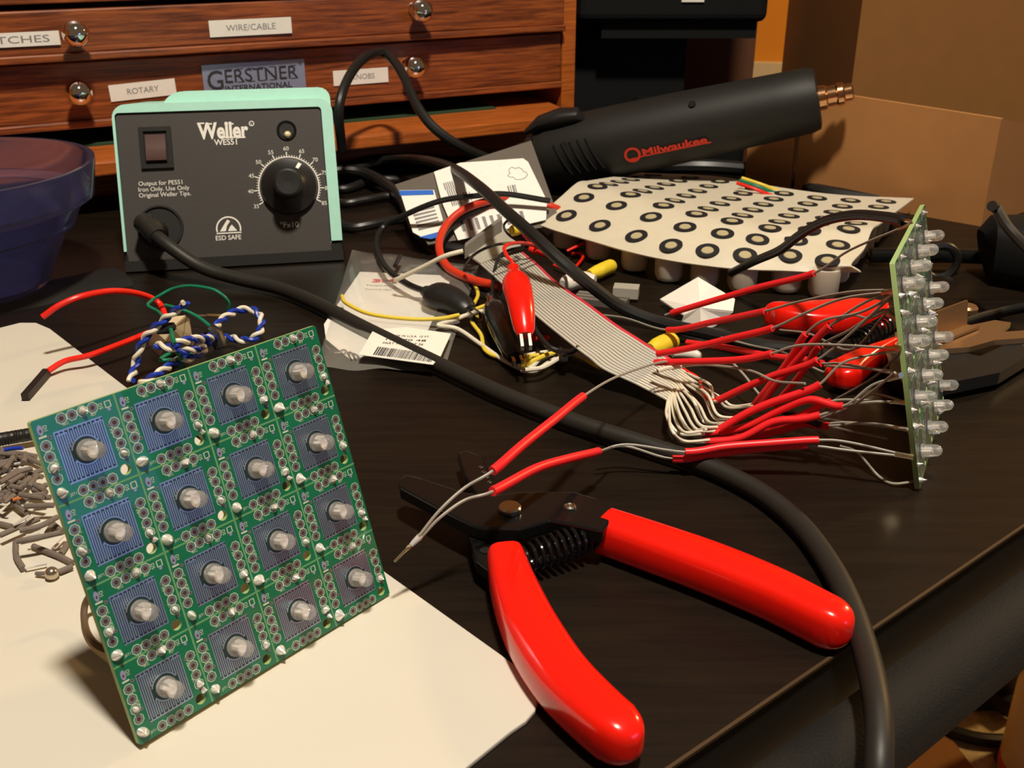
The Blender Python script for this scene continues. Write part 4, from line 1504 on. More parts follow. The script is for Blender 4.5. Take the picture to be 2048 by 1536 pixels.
# right side: rod, ring, dark block, cable
rd = thing('black_rod', 'long glossy black rod pointing in from the right edge, lying on the desk', 'rod', P(1950, 515, 0))
part(rd, 'shaft', MB().tube([P(1740, 510, 0.006), P(1890, 511, 0.006), P(2200, 522, 0.006)], 0.0038, 16), BLKG)
pts = [P(1880, 528, 0.006) + V((0.0085 * math.cos(2 * PI * i / 24), 0, 0.0085 * math.sin(2 * PI * i / 24) + 0.001)) for i in range(24)]
single('black_ring', 'small black rubber ring round the black rod beside the edge-on board', 'ring', MB().tube(pts, 0.0022, 8, closed=True), BLK)
mb = MB()
pr = [(P(1965, 505, 0).x, P(1965, 505, 0).y)]
bb = P(2060, 500, 0)
mb.tube([P(1966, 498, 0.016), P(1980, 494, 0.017), P(2060, 500, 0.017), P(2200, 515, 0.017)], [(0.010, 0.006), (0.015, 0.014), (0.016, 0.020), (0.016, 0.02)], 20, sq=0.6, up=(0, 0, 1))
single('black_adapter', 'blocky black power adapter at the right frame edge behind the black rod', 'power adapter', mb, MT['matte_black'])
cable('adapter_cord', 'short black cord arching over the black adapter at the right edge', [(1984, 412, 0.052), (1994, 418, 0.05), (2014, 452, 0.045), (2050, 492, 0.040), (2120, 560, 0.036)], 0.0024, BLKR, 'cord')
cable('thin_black_cable', 'thin black cable running right from behind the edge-on board', [(1840, 660, 0.003), (1900, 652, 0.003), (1970, 630, 0.003), (2050, 612, 0.003), (2150, 600, 0.003)], 0.0018, BLK)

# ================================================================== bags and papers
def quad_sheet(c, bulge=0.0, nu=16, nv=16, wr=0.0, thick=0.0003, seed=1):
    """c: four corners (back-left, back-right, front-right, front-left)"""
    rnd = random.Random(seed)
    ph = [rnd.uniform(0, 6) for _ in range(6)]

    def f(u, v):
        p = c[0].lerp(c[1], u).lerp(c[3].lerp(c[2], u), v)
        b = bulge * (16 * u * (1 - u) * v * (1 - v)) ** 0.5
        wv = wr * (math.sin(9 * u + ph[0] + 4 * v) * math.sin(7 * v + ph[1]) + 0.6 * math.sin(17 * u + ph[2] - 9 * v) + 0.4 * math.sin(23 * v + 11 * u + ph[3]))
        return p + V((0, 0, b + wv))
    return f


# grey bag with white labels, propped up against the cables
e0, e1, e2, e3 = P(790, 372, 0.030), P(1062, 284, 0.048), P(1122, 452, 0.012), P(856, 492, 0.006)
gbag = thing('component_bag', 'grey static shielding bag with white and blue labels, propped up behind the red test lead', 'bag', P(900, 492, 0))
e2 = onplane(1122, 452, e0, (e1 - e0).cross(e3 - e0).normalized())
f_ = quad_sheet([e0, e1, e2, e3], 0.0)
part(gbag, 'pouch', MB().surf(f_, 16, 16, thick=0.0012), ESD)
bagn = (e1 - e0).cross(e3 - e0).normalized()
if bagn.z < 0:
    bagn = -bagn


def on_bag(px, py, off=0.0028):
    return onplane(px, py, e0 + bagn * off, bagn)


def bag_quad(mb, pts, off=0.003, mi=0):
    mb.add([on_bag(x, y, off) for x, y in pts], [tuple(range(len(pts)))], mi)


lbw = part(gbag, 'large_label', MB().slab([on_bag(x, y, 0.0032) for x, y in ((920, 326), (1046, 317), (1056, 324), (1094, 402), (1092, 440), (916, 481), (884, 405), (868, 344))], bagn * 0.0002), PAPER, 'white printed label', smooth=False)
mb = MB()
o_ = 0.0036
for (x, y, w_, h_) in ((1014, 372, 3, 18), (1019, 371, 2, 18), (1023, 370, 4, 17), (1028, 369, 2, 17), (925, 385, 3, 18), (930, 384, 4, 18), (937, 383, 2, 18)):
    bag_quad(mb, [(x, y), (x + w_, y), (x + w_ + 5, y + h_), (x + 5, y + h_)], o_)
for (x, y, w_) in ((886, 366, 3), (893, 380, 3), (900, 398, 3)):
    for k in range(5):
        bag_quad(mb, [(x + k * 4, y - k), (x + k * 4 + 2.4, y - k), (x + k * 4 + 7, y + 14 - k), (x + k * 4 + 4.6, y + 14 - k)], o_)
for k in range(9):
    x = 918 + k * 15
    bag_quad(mb, [(x, 440 - k * 2.2), (x + 7, 439 - k * 2.2), (x + 14, 462 - k * 2.2), (x + 8, 463 - k * 2.2)], o_)
# small outline of a plug mark
ring = [(1018, 338), (1024, 334), (1030, 337), (1038, 335), (1044, 338), (1047, 343), (1053, 345), (1055, 350), (1050, 356), (1042, 359), (1032, 359), (1026, 354), (1019, 354), (1015, 351), (1020, 347), (1018, 342)]
mb.tube([on_bag(x, y, 0.0035) for x, y in ring], 0.0002, 4, closed=True)
part(lbw, 'print', mb, GINK, smooth=False, fix=False)
lb2 = part(gbag, 'small_label', MB().slab([on_bag(x, y, 0.0030) for x, y in ((799, 381), (868, 380), (886, 440), (878, 470), (846, 476), (826, 465))], bagn * 0.0002), PAPER, 'white label with a blue band', smooth=False)
mb = MB()
bag_quad(mb, [(798, 381), (866, 380), (868, 389), (800, 391)], 0.0034)
bag_quad(mb, [(838, 474), (898, 458), (902, 466), (862, 478)], 0.0034)
part(lb2, 'blue_band', mb, BLUP, smooth=False, fix=False)
mb = MB()
for k in range(6):
    bag_quad(mb, [(824 + k * 2.4, 422 + k * 7), (868 + k * 2.4, 412 + k * 7), (869 + k * 2.4, 415 + k * 7), (825 + k * 2.4, 426 + k * 7)], 0.0034)
part(lb2, 'print', mb, GINK, smooth=False, fix=False)

# clear bag with a paper card and barcode label
c0, c1, c2, c3 = P(704, 500, 0.004), P(958, 532, 0.003), P(886, 744, 0.001), P(600, 692, 0.0012)
c3b = P(632, 735, 0.0012)
cbag = thing('clear_bag', 'clear plastic bag holding a white card and a barcode label, lying on the desk', 'bag', P(780, 620, 0))
f2 = quad_sheet([c0, c1, c2, c3b], 0.0035, wr=0.0005, seed=3)
part(cbag, 'film', MB().surf(f2, 28, 28, thick=0.0001), BAGM)
card = seen([(720, 545), (905, 553), (857, 660), (800, 700), (700, 720), (652, 680), (648, 650)], 0.0010)
cdp = part(cbag, 'paper_card', MB().slab(card, (0, 0, 0.0004)), PAPER, 'white paper card', smooth=False)
mb = MB()
put_text(mb, '3M', frame(P(768, 561, 0.0016), V((1, 0.04, 0)), V((0, 1, 0))), width=0.0115, height=0.0052, bold=0.05)
part(cdp, 'red_lettering', mb, REDP, 'red lettering', smooth=False, fix=False)
mb = MB()
put_text(mb, 'Temperature', frame(P(762, 571, 0.0016), V((1, -0.03, 0)), V((0, 1, 0))), width=0.0150, height=0.0030)
put_text(mb, 'Thermal tape', frame(P(756, 579, 0.0016), V((1, -0.03, 0)), V((0, 1, 0))), width=0.0135, height=0.0026)
part(cdp, 'lettering', mb, GINK, smooth=False, fix=False)
lab = seen([(747, 660), (812, 655), (902, 668), (882, 712), (866, 730), (718, 710)], 0.0060)
lbl = part(cbag, 'barcode_label', MB().slab(lab, (0, 0, 0.0002)), WHITE, 'white label with black barcode', smooth=False)
mb = MB()
rnd = random.Random(5)
x = 0.0
bl, brr, tr_, tl_ = P(746, 709, 0.0064), P(862, 724, 0.0064), P(872, 708, 0.0064), P(756, 693, 0.0064)
while x < 1:
    w_ = rnd.choice((0.008, 0.014, 0.022))
    mb.add([bl.lerp(brr, x), bl.lerp(brr, min(1, x + w_)), tl_.lerp(tr_, min(1, x + w_)), tl_.lerp(tr_, x)], [(0, 1, 2, 3)])
    x += w_ + rnd.choice((0.010, 0.016))
for k in range(3):
    put_text(mb, ['MADE IN U.S.A. 10 FT', '128 70 48', 'PART 9703 LOT 26'][k], frame(P(818 - k * 6, 672 + k * 7.5, 0.0064), V((1, -0.10, 0)), V((0.1, 1, 0))), width=0.017, height=0.0021)
part(lbl, 'print', mb, INK, smooth=False, fix=False)
mb = MB()
for k in range(3):
    mb.tube(smooth_path(seen([(650 + 12 * k, 690 + 8 * k), (668 + 14 * k, 706), (690 + 12 * k, 700 + 5 * k), (704 + 8 * k, 722)], 0.002), 5), 0.0004, 5)
part(cbag, 'folded_foil', mb, MT['steel'], 'crumpled silvery folds')

# crumpled white paper
pc = seen([(1320, 598, 0.004), (1396, 554, 0.012), (1470, 598, 0.008), (1466, 622, 0.006), (1448, 636, 0.003), (1430, 650, 0.001), (1402, 660, 0.001), (1362, 645, 0.001), (1368, 630, 0.005)])
mb = MB()
cen = P(1400, 615, 0.010)
vs = pc + [cen]
fs = [(i, (i + 1) % 9, 9) for i in range(9)]
mb.add(vs, fs)
mb.add([v - V((0, 0, 0.0007)) for v in vs], [f[::-1] for f in fs])
for i in range(9):
    j = (i + 1) % 9
    mb.add([vs[i], vs[j], vs[j] - V((0, 0, 0.0007)), vs[i] - V((0, 0, 0.0007))], [(0, 1, 2, 3)])
single('paper_scrap', 'folded white paper scrap between the white button sheet and the red sleeved wires', 'paper', mb, PAPER, smooth=False, fix=False)

# ================================================================== ribbon cable
RE = [(1047, 505), (1078, 530), (1108, 559), (1140, 583), (1175, 606), (1232, 648), (1270, 672), (1306, 695), (1340, 716), (1366, 734)]
LE = [(960, 529), (985, 551), (1009, 573), (1045, 606), (1079, 638), (1146, 692), (1178, 716), (1207, 739), (1270, 768), (1331, 800)]
rz = [0.010, 0.0125, 0.014, 0.0145, 0.0145, 0.013, 0.011, 0.009, 0.0065, 0.005]
NC = 16
rib = thing('ribbon_cable', 'grey flat ribbon cable with a red edge running down the middle of the desk', 'ribbon cable', P(1160, 650, 0))
Lp = smooth_path([P(x, y, z) for (x, y), z in zip(LE, rz)], 5)
Rp = smooth_path([P(x, y, z) for (x, y), z in zip(RE, rz)], 5)
mb = MB()
NP = len(Lp)
KC = NC * 6
vs, fs, ms = [], [], []
for i in range(NP):
    for k in range(KC + 1):
        t = k / KC
        b = abs(math.sin(PI * t * NC)) ** 0.6 * 0.00045
        vs.append(Lp[i].lerp(Rp[i], t) + V((0, 0, b)))
N0 = len(vs)
for i in range(NP):
    for k in range(KC + 1):
        t = k / KC
        b = abs(math.sin(PI * t * NC)) ** 0.6 * 0.00045
        vs.append(Lp[i].lerp(Rp[i], t) - V((0, 0, b + 0.0001)))
for i in range(NP - 1):
    for k in range(KC):
        a = i * (KC + 1) + k
        mi = 1 if k >= KC - 6 else (2 if (k % 6 in (0, 5)) else 0)
        fs.append((a, a + 1, a + KC + 2, a + KC + 1))
        ms.append(mi)
        fs.append((N0 + a, N0 + a + KC + 1, N0 + a + KC + 2, N0 + a + 1))
        ms.append(mi)
mb.v, mb.f, mb.m = vs, fs, ms
part(rib, 'flat_cable', mb, [RIB, mat('red_edge', (0.55, 0.03, 0.05), 0.45), RIBG], smooth=False, fix=False)
# folded far end
mb = MB()
fa = [P(930, 508, 0.014), P(1004, 452, 0.022), P(1042, 494, 0.012), P(962, 530, 0.010)]
mb.slab(fa, (0, 0, 0.0009))
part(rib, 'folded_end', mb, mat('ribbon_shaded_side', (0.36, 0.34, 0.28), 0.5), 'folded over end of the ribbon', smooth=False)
cn0 = (fa[0] + fa[1]) / 2
ax = (fa[1] - fa[0])
mb = MB().box(cn0 + V((0, 0, 0.0015)), ax * 0.5, V((0, 0.0035, 0.0)), V((0, 0, 0.003)))
part(rib, 'connector', mb, mat('grey_connector', (0.22, 0.21, 0.18), 0.5), 'grey plug across the folded end', smooth=False)
# sixteen loose conductors fanning out into the red sleeves
tg = [(1548, 1420, 0.006), (1372, 893), (1405, 898), (1440, 893), (1410, 880), (1404, 866), (1418, 862), (1436, 866), (1440, 850), (1442, 858), (1448, 844), (1470, 842), (1490, 836), (1500, 812), (1470, 806), (1446, 806), (1440, 798)]
tg = [(1412, 884), (1408, 868), (1420, 880), (1405, 862), (1412, 858), (1440, 868), (1442, 862), (1444, 854), (1450, 850), (1458, 846), (1470, 842), (1480, 836), (1520, 806), (1505, 812), (1442, 802), (1437, 799)]
dipx = [1338, 1334, 1342, 1350, 1356, 1362, 1370, 1380, 1388, 1398, 1408, 1414, 1440, 1430, 1420, 1398]
dipy = [858, 846, 868, 850, 838, 846, 834, 826, 816, 822, 806, 800, 806, 802, 782, 770]
for k in range(NC):
    t = (k + 0.5) / NC
    s0_ = Lp[-6].lerp(Rp[-6], t)
    s1_ = Lp[-1].lerp(Rp[-1], t)
    pts = [s0_, s1_, s1_.lerp(P(dipx[k], dipy[k] - 12, 0.006), 0.35), P(dipx[k], dipy[k] - 12, 0.005 + 0.003 * (k % 3)), P((dipx[k] * 2 + tg[k][0]) / 3, (dipy[k] + tg[k][1] * 2) / 3 + 6, 0.003 + 0.002 * (k % 4)), P(tg[k][0], tg[k][1], 0.006 + 0.001 * (k % 5))]
    last = k == NC - 1
    part(rib, 'conductor', MB().tube(smooth_path(pts, 6), 0.00055, 7), MT['red_insulation'] if last else CRM, 'red conductor' if last else None)

# ================================================================== red sleeved wires
def fly(pts, z0, end=None, z1=None, z_mid=None):
    """points seen at px, py; the first stands z0 above the desk, the last on the far board (end=True) or z1 above the desk"""
    A = P(pts[0][0], pts[0][1], z0)
    B = b2(pts[-1][0], pts[-1][1]) if end else P(pts[-1][0], pts[-1][1], z1 if z1 is not None else z0)
    da, db = (A - cO).length, (B - cO).length
    cum = [0]
    for i in range(1, len(pts)):
        cum.append(cum[-1] + math.hypot(pts[i][0] - pts[i - 1][0], pts[i][1] - pts[i - 1][1]))
    out = []
    for i, p in enumerate(pts):
        d = da + (db - da) * cum[i] / cum[-1]
        rr = ray(p[0], p[1])
        tz = (0.0012 - CAMH) / rr.z
        out.append(cO + rr * min(d, tz))
    return out


def sleeve_wire(label, pts, s, z0, end=None, z1=None, zs=None, rs=0.0013, tip=None, wm=GREYW):
    """s = (first, last) index of the sleeved stretch"""
    g = [P(p[0], p[1], z) for p, z in zip(pts, zs)] if zs else fly(pts, z0, end, z1)
    A = g[0]
    t = thing('sleeved_wire', label, 'wire', (A.x, A.y, max(0, A.z - 0.001)), group='wires in red heat shrink sleeves')
    sub = 6
    sp = smooth_path(g, sub)
    part(t, 'wire', MB().tube(sp, 0.00046, 6), wm)
    part(t, 'heat_shrink_sleeve', MB().tube(sp[s[0] * sub:s[1] * sub + 1], rs, 12), RSLV, 'red heat shrink sleeve')
    if end:
        q, n_ = g[-1], (g[-2] - g[-1]).normalized()
        part(t, 'solder_joint', MB().tube([q - n_ * 0.0006, q + n_ * 0.0008, q + n_ * 0.003, q + n_ * 0.005], [0.0010, 0.00075, 0.0006, 0.0005], 8), BRASS, 'tinned end')
    if tip:
        q, n_ = g[0], (g[0] - g[1]).normalized()
        part(t, 'tinned_end', MB().tube([q - n_ * 0.001, q + n_ * 0.002], 0.0005, 6), BRASS)
    return t


SW = [
    ('highest red sleeved wire, ending below the thick black lead of the far board', [(1330, 630), (1343, 626), (1430, 600), (1520, 574), (1628, 546), (1700, 500), (1820, 449)], (1, 4), 0.012, True, None),
    ('red sleeved wire crossing the white paper scrap toward the red handle', [(1180, 628), (1250, 636), (1335, 660), (1430, 643), (1530, 622), (1600, 603), (1700, 584), (1791, 580)], (2, 4), 0.004, True, None),
    ('red sleeved wire just under the paper scrap, second from the yellow tube', [(1315, 708), (1390, 694), (1465, 676), (1545, 656), (1620, 622), (1690, 596), (1790, 583)], (0, 3), 0.016, True, None),
    ('red sleeved wire whose bare lead arches straight to the far board at mid height', [(1310, 725), (1430, 722), (1490, 718), (1543, 707), (1590, 692), (1650, 689), (1797, 697)], (0, 3), 0.016, True, None),
    ('red sleeved wire bending down to the right behind the arched bare lead', [(1375, 685), (1450, 695), (1540, 712), (1600, 718), (1645, 727), (1688, 728), (1800, 750)], (0, 4), 0.006, True, None),
    ('red sleeved wire starting alone where the red ribbon conductor ends', [(1437, 800), (1490, 775), (1545, 752), (1590, 738), (1635, 720), (1700, 668), (1788, 588)], (0, 4), 0.010, True, None),
    ('steep red sleeved wire, leftmost of the three crossing upright', [(1505, 815), (1560, 745), (1588, 705), (1612, 668), (1650, 640), (1720, 625), (1790, 590)], (0, 3), 0.006, True, None),
    ('steep red sleeved wire reaching highest, middle of the three crossing upright', [(1520, 810), (1565, 755), (1612, 700), (1660, 652), (1720, 610), (1790, 578)], (0, 3), 0.009, True, None),
    ('steep red sleeved wire, rightmost of the three crossing upright', [(1550, 810), (1585, 770), (1612, 735), (1640, 692), (1700, 660), (1765, 620), (1795, 640)], (0, 3), 0.007, True, None),
    ('long red sleeved wire rising from the knot toward the lower red handle', [(1440, 858), (1490, 828), (1540, 806), (1600, 786), (1640, 768), (1682, 728), (1730, 712), (1805, 700)], (0, 4), 0.010, True, None),
    ('red sleeved wire with a blunt raised right end above the bundle', [(1440, 868), (1500, 850), (1560, 820), (1620, 799), (1686, 812), (1745, 770), (1805, 752)], (0, 4), 0.007, True, None),
    ('red sleeved wire in the middle of the bundle, its lead rising to the board', [(1405, 868), (1460, 862), (1530, 850), (1600, 832), (1662, 803), (1720, 800), (1812, 806)], (0, 4), 0.005, True, None),
    ('red sleeved wire through the thick of the bundle, sloping gently up', [(1412, 884), (1480, 876), (1545, 844), (1600, 838), (1640, 830), (1720, 806), (1812, 804)], (0, 4), 0.006, True, None),
    ('red sleeved wire lowest in the bundle, its lead curling to the board foot', [(1440, 872), (1500, 876), (1560, 862), (1610, 848), (1658, 852), (1735, 846), (1818, 858)], (0, 4), 0.004, True, None),
    ('short red sleeved wire tucked beneath the crossing sleeves', [(1500, 860), (1545, 856), (1590, 842), (1630, 850), (1700, 845), (1818, 860)], (0, 3), 0.003, True, None),
    ('upper of the two long flat red sleeved wires below the bundle', [(1197, 903), (1255, 889), (1370, 904), (1450, 893), (1540, 886), (1637, 880), (1700, 885), (1822, 913)], (2, 5), 0.010, True, None),
    ('lower of the two long flat red sleeved wires below the bundle', [(1197, 903), (1250, 892), (1345, 918), (1430, 908), (1520, 897), (1614, 891), (1700, 901), (1822, 914)], (2, 5), 0.008, True, None),
]
for (lb, pts, s, z0, end, z1) in SW:
    sleeve_wire(lb, pts, s, z0, end, z1)
# the pair in front, joined at a crimped pin
fw_t = sleeve_wire('long straight red sleeved wire rising from the crimped pin above the stripper jaws', [(838, 1072), (880, 1020), (930, 975), (985, 942), (1045, 890), (1110, 838), (1166, 793), (1230, 755), (1310, 727), (1345, 722)], (3, 6), 0, zs=[0.020, 0.026, 0.030, 0.033, 0.034, 0.033, 0.031, 0.026, 0.019, 0.018], rs=0.0014)
fw_b = sleeve_wire('bent red sleeved wire just below the long straight one over the stripper', [(846, 1070), (880, 1035), (930, 1000), (985, 983), (1070, 938), (1135, 918), (1197, 903), (1225, 893)], (3, 6), 0, zs=[0.020, 0.024, 0.027, 0.028, 0.025, 0.021, 0.015, 0.011], rs=0.0014)
pn = thing('crimp_pin', 'crimped metal pin joining the two grey wires left of the stripper', 'pin', P(790, 1122, 0.003))
a, b = P(845, 1068, 0.020), P(789, 1123, 0.0150)
g = [a.lerp(b, t) for t in (0, 0.12, 0.30, 0.42, 0.5, 0.58, 1.0)]
part(pn, 'crimp', MB().tube(g[:4], [0.0007, 0.0009, 0.0008, 0.0006], 10), SOLD, 'bright crimped barrel')
part(pn, 'pin_body', MB().tube(g[3:], [0.0006, 0.0008, 0.0005, 0.00035], 10), BRASS, 'thin brass tip')
# loose grey wires
def loose(label, pts, z0, z1=None, end=None, r=0.00046, m=GREYW, name='loose_wire', cat='wire', zs=None, group=None):
    g = [P(p[0], p[1], z) for p, z in zip(pts, zs)] if zs else fly(pts, z0, end, z1)
    return single(name, label, cat, MB().tube(smooth_path(g, 6), r, 7), m, group=group)


loose('loose grey wire arching below the lower red sleeve and ending in mid air', [(1345, 738), (1372, 732), (1420, 730), (1500, 741), (1550, 762), (1610, 767)], 0.010, 0.030)
loose('grey wire crossing over the red bundle to a black tipped stretch', [(1462, 722), (1490, 752), (1520, 790), (1560, 822), (1625, 843), (1700, 862), (1776, 878)], 0.014, 0.012)
mb = MB().tube(smooth_path([P(1558, 820, 0.0165), P(1600, 835, 0.0160), P(1642, 850, 0.0155)], 5), 0.0011, 10)
single('black_sleeve', 'short black sleeve on the grey wire crossing the red bundle', 'sleeve', mb, BLK)
loose('fine grey wire drooping to the foot of the far board', [(1680, 892), (1715, 905), (1755, 950), (1785, 967), (1830, 963)], 0.006, end=True)
for i, (pts, z0) in enumerate([([(1420, 668), (1500, 690), (1570, 706), (1650, 745), (1700, 740)], 0.004), ([(1560, 660), (1620, 668), (1700, 700), (1760, 640), (1794, 600)], 0.006), ([(1630, 730), (1700, 735), (1770, 740), (1802, 749)], 0.012), ([(1660, 805), (1720, 772), (1760, 745), (1805, 700)], 0.008), ([(1640, 836), (1700, 846), (1760, 852), (1815, 858)], 0.006), ([(1690, 812), (1740, 790), (1770, 792), (1812, 805)], 0.010), ([(1640, 660), (1700, 632), (1740, 636), (1793, 610)], 0.012), ([(1610, 848), (1690, 818), (1735, 790), (1790, 745)], 0.010)]):
    lbs = ['grey wire in the shadow below the white button sheet', 'grey wire looping past the coil spring of the rear stripper', 'grey wire running level into the middle of the far board', 'grey wire rising steeply from the bundle to the board middle', 'grey wire running low and level toward the board foot', 'grey wire dipping slightly before the lower board pins', 'grey wire passing over the flat red rear handle', 'grey wire slanting up behind the raised sleeve end']
    loose(lbs[i], pts, z0, 0.01 if i == 0 else None, end=(i != 0))
# thick black lead on the top corner of the far board
g = fly([(1462, 546), (1510, 522), (1560, 500), (1600, 470), (1650, 442), (1710, 430), (1770, 434), (1822, 443)], 0.012, True)
bl_ = thing('black_lead', 'thick black lead arching over the white button sheet to the top of the far board', 'lead', P(1462, 560, 0))
part(bl_, 'insulation', MB().tube(smooth_path(g[:-1] + [g[-2].lerp(g[-1], 0.7)], 6), 0.0020, 12), BLK)
part(bl_, 'tinned_end', MB().tube([g[-2].lerp(g[-1], 0.6), g[-1]], [0.0008, 0.0006], 8), BRASS, 'bright tinned end')

# ================================================================== test leads and clips
for (nm, lb, m_, r_, dy, dz) in (('red_test_lead', 'thick red test lead looping round in front of the labelled grey bag', REDL, 0.0021, 0, 0.0), ('black_test_lead', 'black test lead following the red one just beneath its loop', BLK, 0.0019, 11, -0.004)):
    single(nm, lb, 'test lead', MB().tube(smooth_path(seen([(1165, 440 + dy, 0.006), (1110, 416 + dy, 0.020 + dz), (1040, 396 + dy, 0.024 + dz), (985, 400 + dy, 0.026 + dz), (930, 418 + dy, 0.024 + dz), (893, 450 + dy, 0.018 + dz), (878, 490 + dy, 0.012 + dz), (892, 530 + dy, 0.008 + dz), (935, 556 + dy, 0.007 + dz), (1000, 573 + dy, 0.007 + dz)]), 8), r_, 12), m_)


def clip(name, label, pts, wire, body_m, w1, g):
    """crocodile clip: a swollen boot with jaws at the end"""
    t = thing(name, label, 'alligator clip', pts[0], group='alligator clips')
    sp = smooth_path(pts, 6)
    n = len(sp)
    rr = []
    for i in range(n):
        u = i / (n - 1)
        prof = ((0, .42), (.10, .45), (.16, .55), (.32, .95), (.46, 1.0), (.8, .82), (.97, .66), (1, .5))
        for (ua, ra), (ub, rb_) in zip(prof, prof[1:]):
            if ua <= u <= ub:
                k = ra + (rb_ - ra) * (u - ua) / (ub - ua)
                break
        rr.append((k * w1 * 0.8, k * w1))
    part(t, 'boot', MB().tube(sp, rr, 20, up=g), body_m)
    d = (sp[-1] - sp[-3]).normalized()
    q = sp[-1]
    sd2 = d.cross(V(g)).normalized()
    up_ = sd2.cross(d)
    for s_ in (1, -1):
        part(t, 'jaw', MB().box(q + d * 0.0020 + sd2 * s_ * 0.0016, sd2 * 0.0006, d * 0.0038, up_ * 0.0016), STEEL, 'metal jaw', smooth=False)
    part(t, 'lead', MB().tube(smooth_path(wire, 6), g_r, 8), wire_m)
    return t


g_r, wire_m = 0.0008, REDW
clip('alligator_clip', 'glossy red alligator clip hanging over the left edge of the ribbon cable', [P(1026, 535, 0.034), P(1032, 565, 0.032), P(1042, 610, 0.028), P(1050, 671, 0.020)], seen([(1150, 560, 0.012), (1110, 505, 0.018), (1062, 488, 0.026), (1030, 486, 0.034), (1009, 494, 0.038), (1014, 512, 0.037), (1024, 524, 0.036), (1026, 538, 0.034)]), RED, 0.0060, (0, -0.5, 0.85))
wire_m = BLK
g_r = 0.0016
clip('alligator_clip', 'black alligator clip lying on the clear bag, its lead looping to the left', [P(852, 582, 0.008), P(872, 590, 0.009), P(905, 600, 0.009), P(938, 622, 0.007)], seen([(1100, 402, 0.026), (1010, 388, 0.030), (950, 392, 0.030), (880, 402, 0.030), (810, 430, 0.022), (766, 455, 0.014), (754, 490, 0.010), (772, 535, 0.009), (815, 568, 0.008), (856, 584, 0.008)]), BLK, 0.0075, (0, -0.3, 0.95))
g_r = 0.0008
clip('alligator_clip', 'glossy black alligator clip on the desk left of the red one', [P(984, 592, 0.007), P(994, 622, 0.007), P(1010, 665, 0.007), P(1032, 716, 0.006)], seen([(1048, 494, 0.022), (1020, 500, 0.020), (1000, 512, 0.018), (988, 545, 0.012), (984, 594, 0.008)]), BLKG, 0.0068, (0, -0.3, 0.95))
wire_m = BLK
cable('thin_black_wire', 'thin black wire curving over the folded end of the ribbon', [(930, 532, 0.014), (950, 508, 0.024), (990, 490, 0.030), (1040, 486, 0.026), (1070, 492, 0.020)], 0.0007, BLK, 'wire')
cable('small_black_loop', 'small black wire loop beside the yellow plug at the top of the ribbon', [(1050, 490, 0.026), (1018, 470, 0.030), (1008, 450, 0.034), (1026, 436, 0.036), (1048, 440, 0.032)], 0.0006, BLK, 'wire')
cable('red_knotted_wire', 'thin red wire tangled beside the upper right edge of the ribbon', [(1036, 446, 0.030), (1050, 470, 0.026), (1072, 492, 0.018), (1092, 506, 0.012), (1070, 500, 0.016), (1096, 512, 0.010), (1060, 498, 0.014), (1088, 500, 0.012)], 0.0012, REDW, 'wire', sub=8)
cable('red_curled_wire', 'thin red wire curling under the front edge of the button sheet', [(1134, 502, 0.006), (1155, 492, 0.008), (1178, 482, 0.008)], 0.0008, REDW, 'wire')
cable('red_looped_wire', 'small red wire loop in front of the first silicone button', [(1108, 530, 0.003), (1130, 538, 0.003), (1150, 534, 0.003), (1166, 514, 0.003), (1158, 506, 0.003), (1144, 508, 0.003)], 0.0008, REDW, 'wire')
cable('red_jumper_wire', 'short red wire stub at the tip of the red clip', [(1058, 676, 0.004), (1075, 676, 0.004), (1096, 677, 0.003)], 0.0014, REDW, 'wire')

# ================================================================== white and yellow wires
cable('cream_wire', 'cream wire rising from the clear bag across the red test lead', [(790, 560, 0.010), (800, 556, 0.012), (850, 532, 0.020), (890, 512, 0.026), (926, 502, 0.028)], 0.0011, CRM, 'wire')
cable('yellow_wire', 'yellow wire crossing the clear bag to the black clip', [(684, 592, 0.008), (692, 606, 0.010), (740, 628, 0.009), (820, 638, 0.008), (880, 637, 0.008), (918, 630, 0.008)], 0.0009, YEL, 'wire')
cable('yellow_wire', 'yellow wire winding down past the clips to the tied bundle', [(948, 566, 0.004), (956, 590, 0.004), (944, 618, 0.006), (968, 612, 0.006), (982, 606, 0.006)], 0.0009, YEL, 'wire')
cable('yellow_wire', 'yellow wire running from the black clip into the tied bundle', [(982, 608, 0.004), (950, 630, 0.004), (944, 644, 0.003), (962, 670, 0.002), (970, 700, 0.002), (1000, 714, 0.002), (1060, 712, 0.003), (1120, 705, 0.003)], 0.0009, YEL, 'wire')
cable('cream_wire', 'cream wire bent sharply beside the black clip', [(984, 618, 0.006), (940, 628, 0.006), (905, 641, 0.006), (876, 651, 0.006), (915, 658, 0.004), (960, 688, 0.002), (1000, 716, 0.002), (1042, 738, 0.002)], 0.0010, CRM, 'wire')
bw = thing('tied_wire_bundle', 'coiled bundle of cream and yellow wire tied with a black twist tie', 'wire bundle', P(1080, 720, 0))
for i, (c_, pts) in enumerate([(CRM, [(1042, 738), (1034, 728), (1040, 716), (1080, 706), (1130, 702), (1160, 712), (1205, 728)]), (CRM, [(1042, 740), (1070, 742), (1100, 724), (1130, 708), (1150, 700)]), (CRM, [(1036, 732), (1060, 736), (1080, 718), (1110, 706), (1150, 704)]), (YEL, [(1060, 714), (1050, 722), (1048, 732), (1070, 720), (1100, 708), (1140, 703), (1200, 735)]), (CRM, [(1050, 740), (1085, 735), (1120, 716), (1150, 706), (1190, 722)])]):
    part(bw, 'loop', MB().tube(smooth_path(seen([(x, y, 0.0015 + 0.0012 * i) for x, y in pts]), 6), 0.0010, 8), c_, 'yellow loop' if c_ is YEL else None)
mb = MB().tube(smooth_path(seen([(1118, 700, 0.006), (1128, 716, 0.008), (1126, 724, 0.004)]), 5), 0.0016, 8)
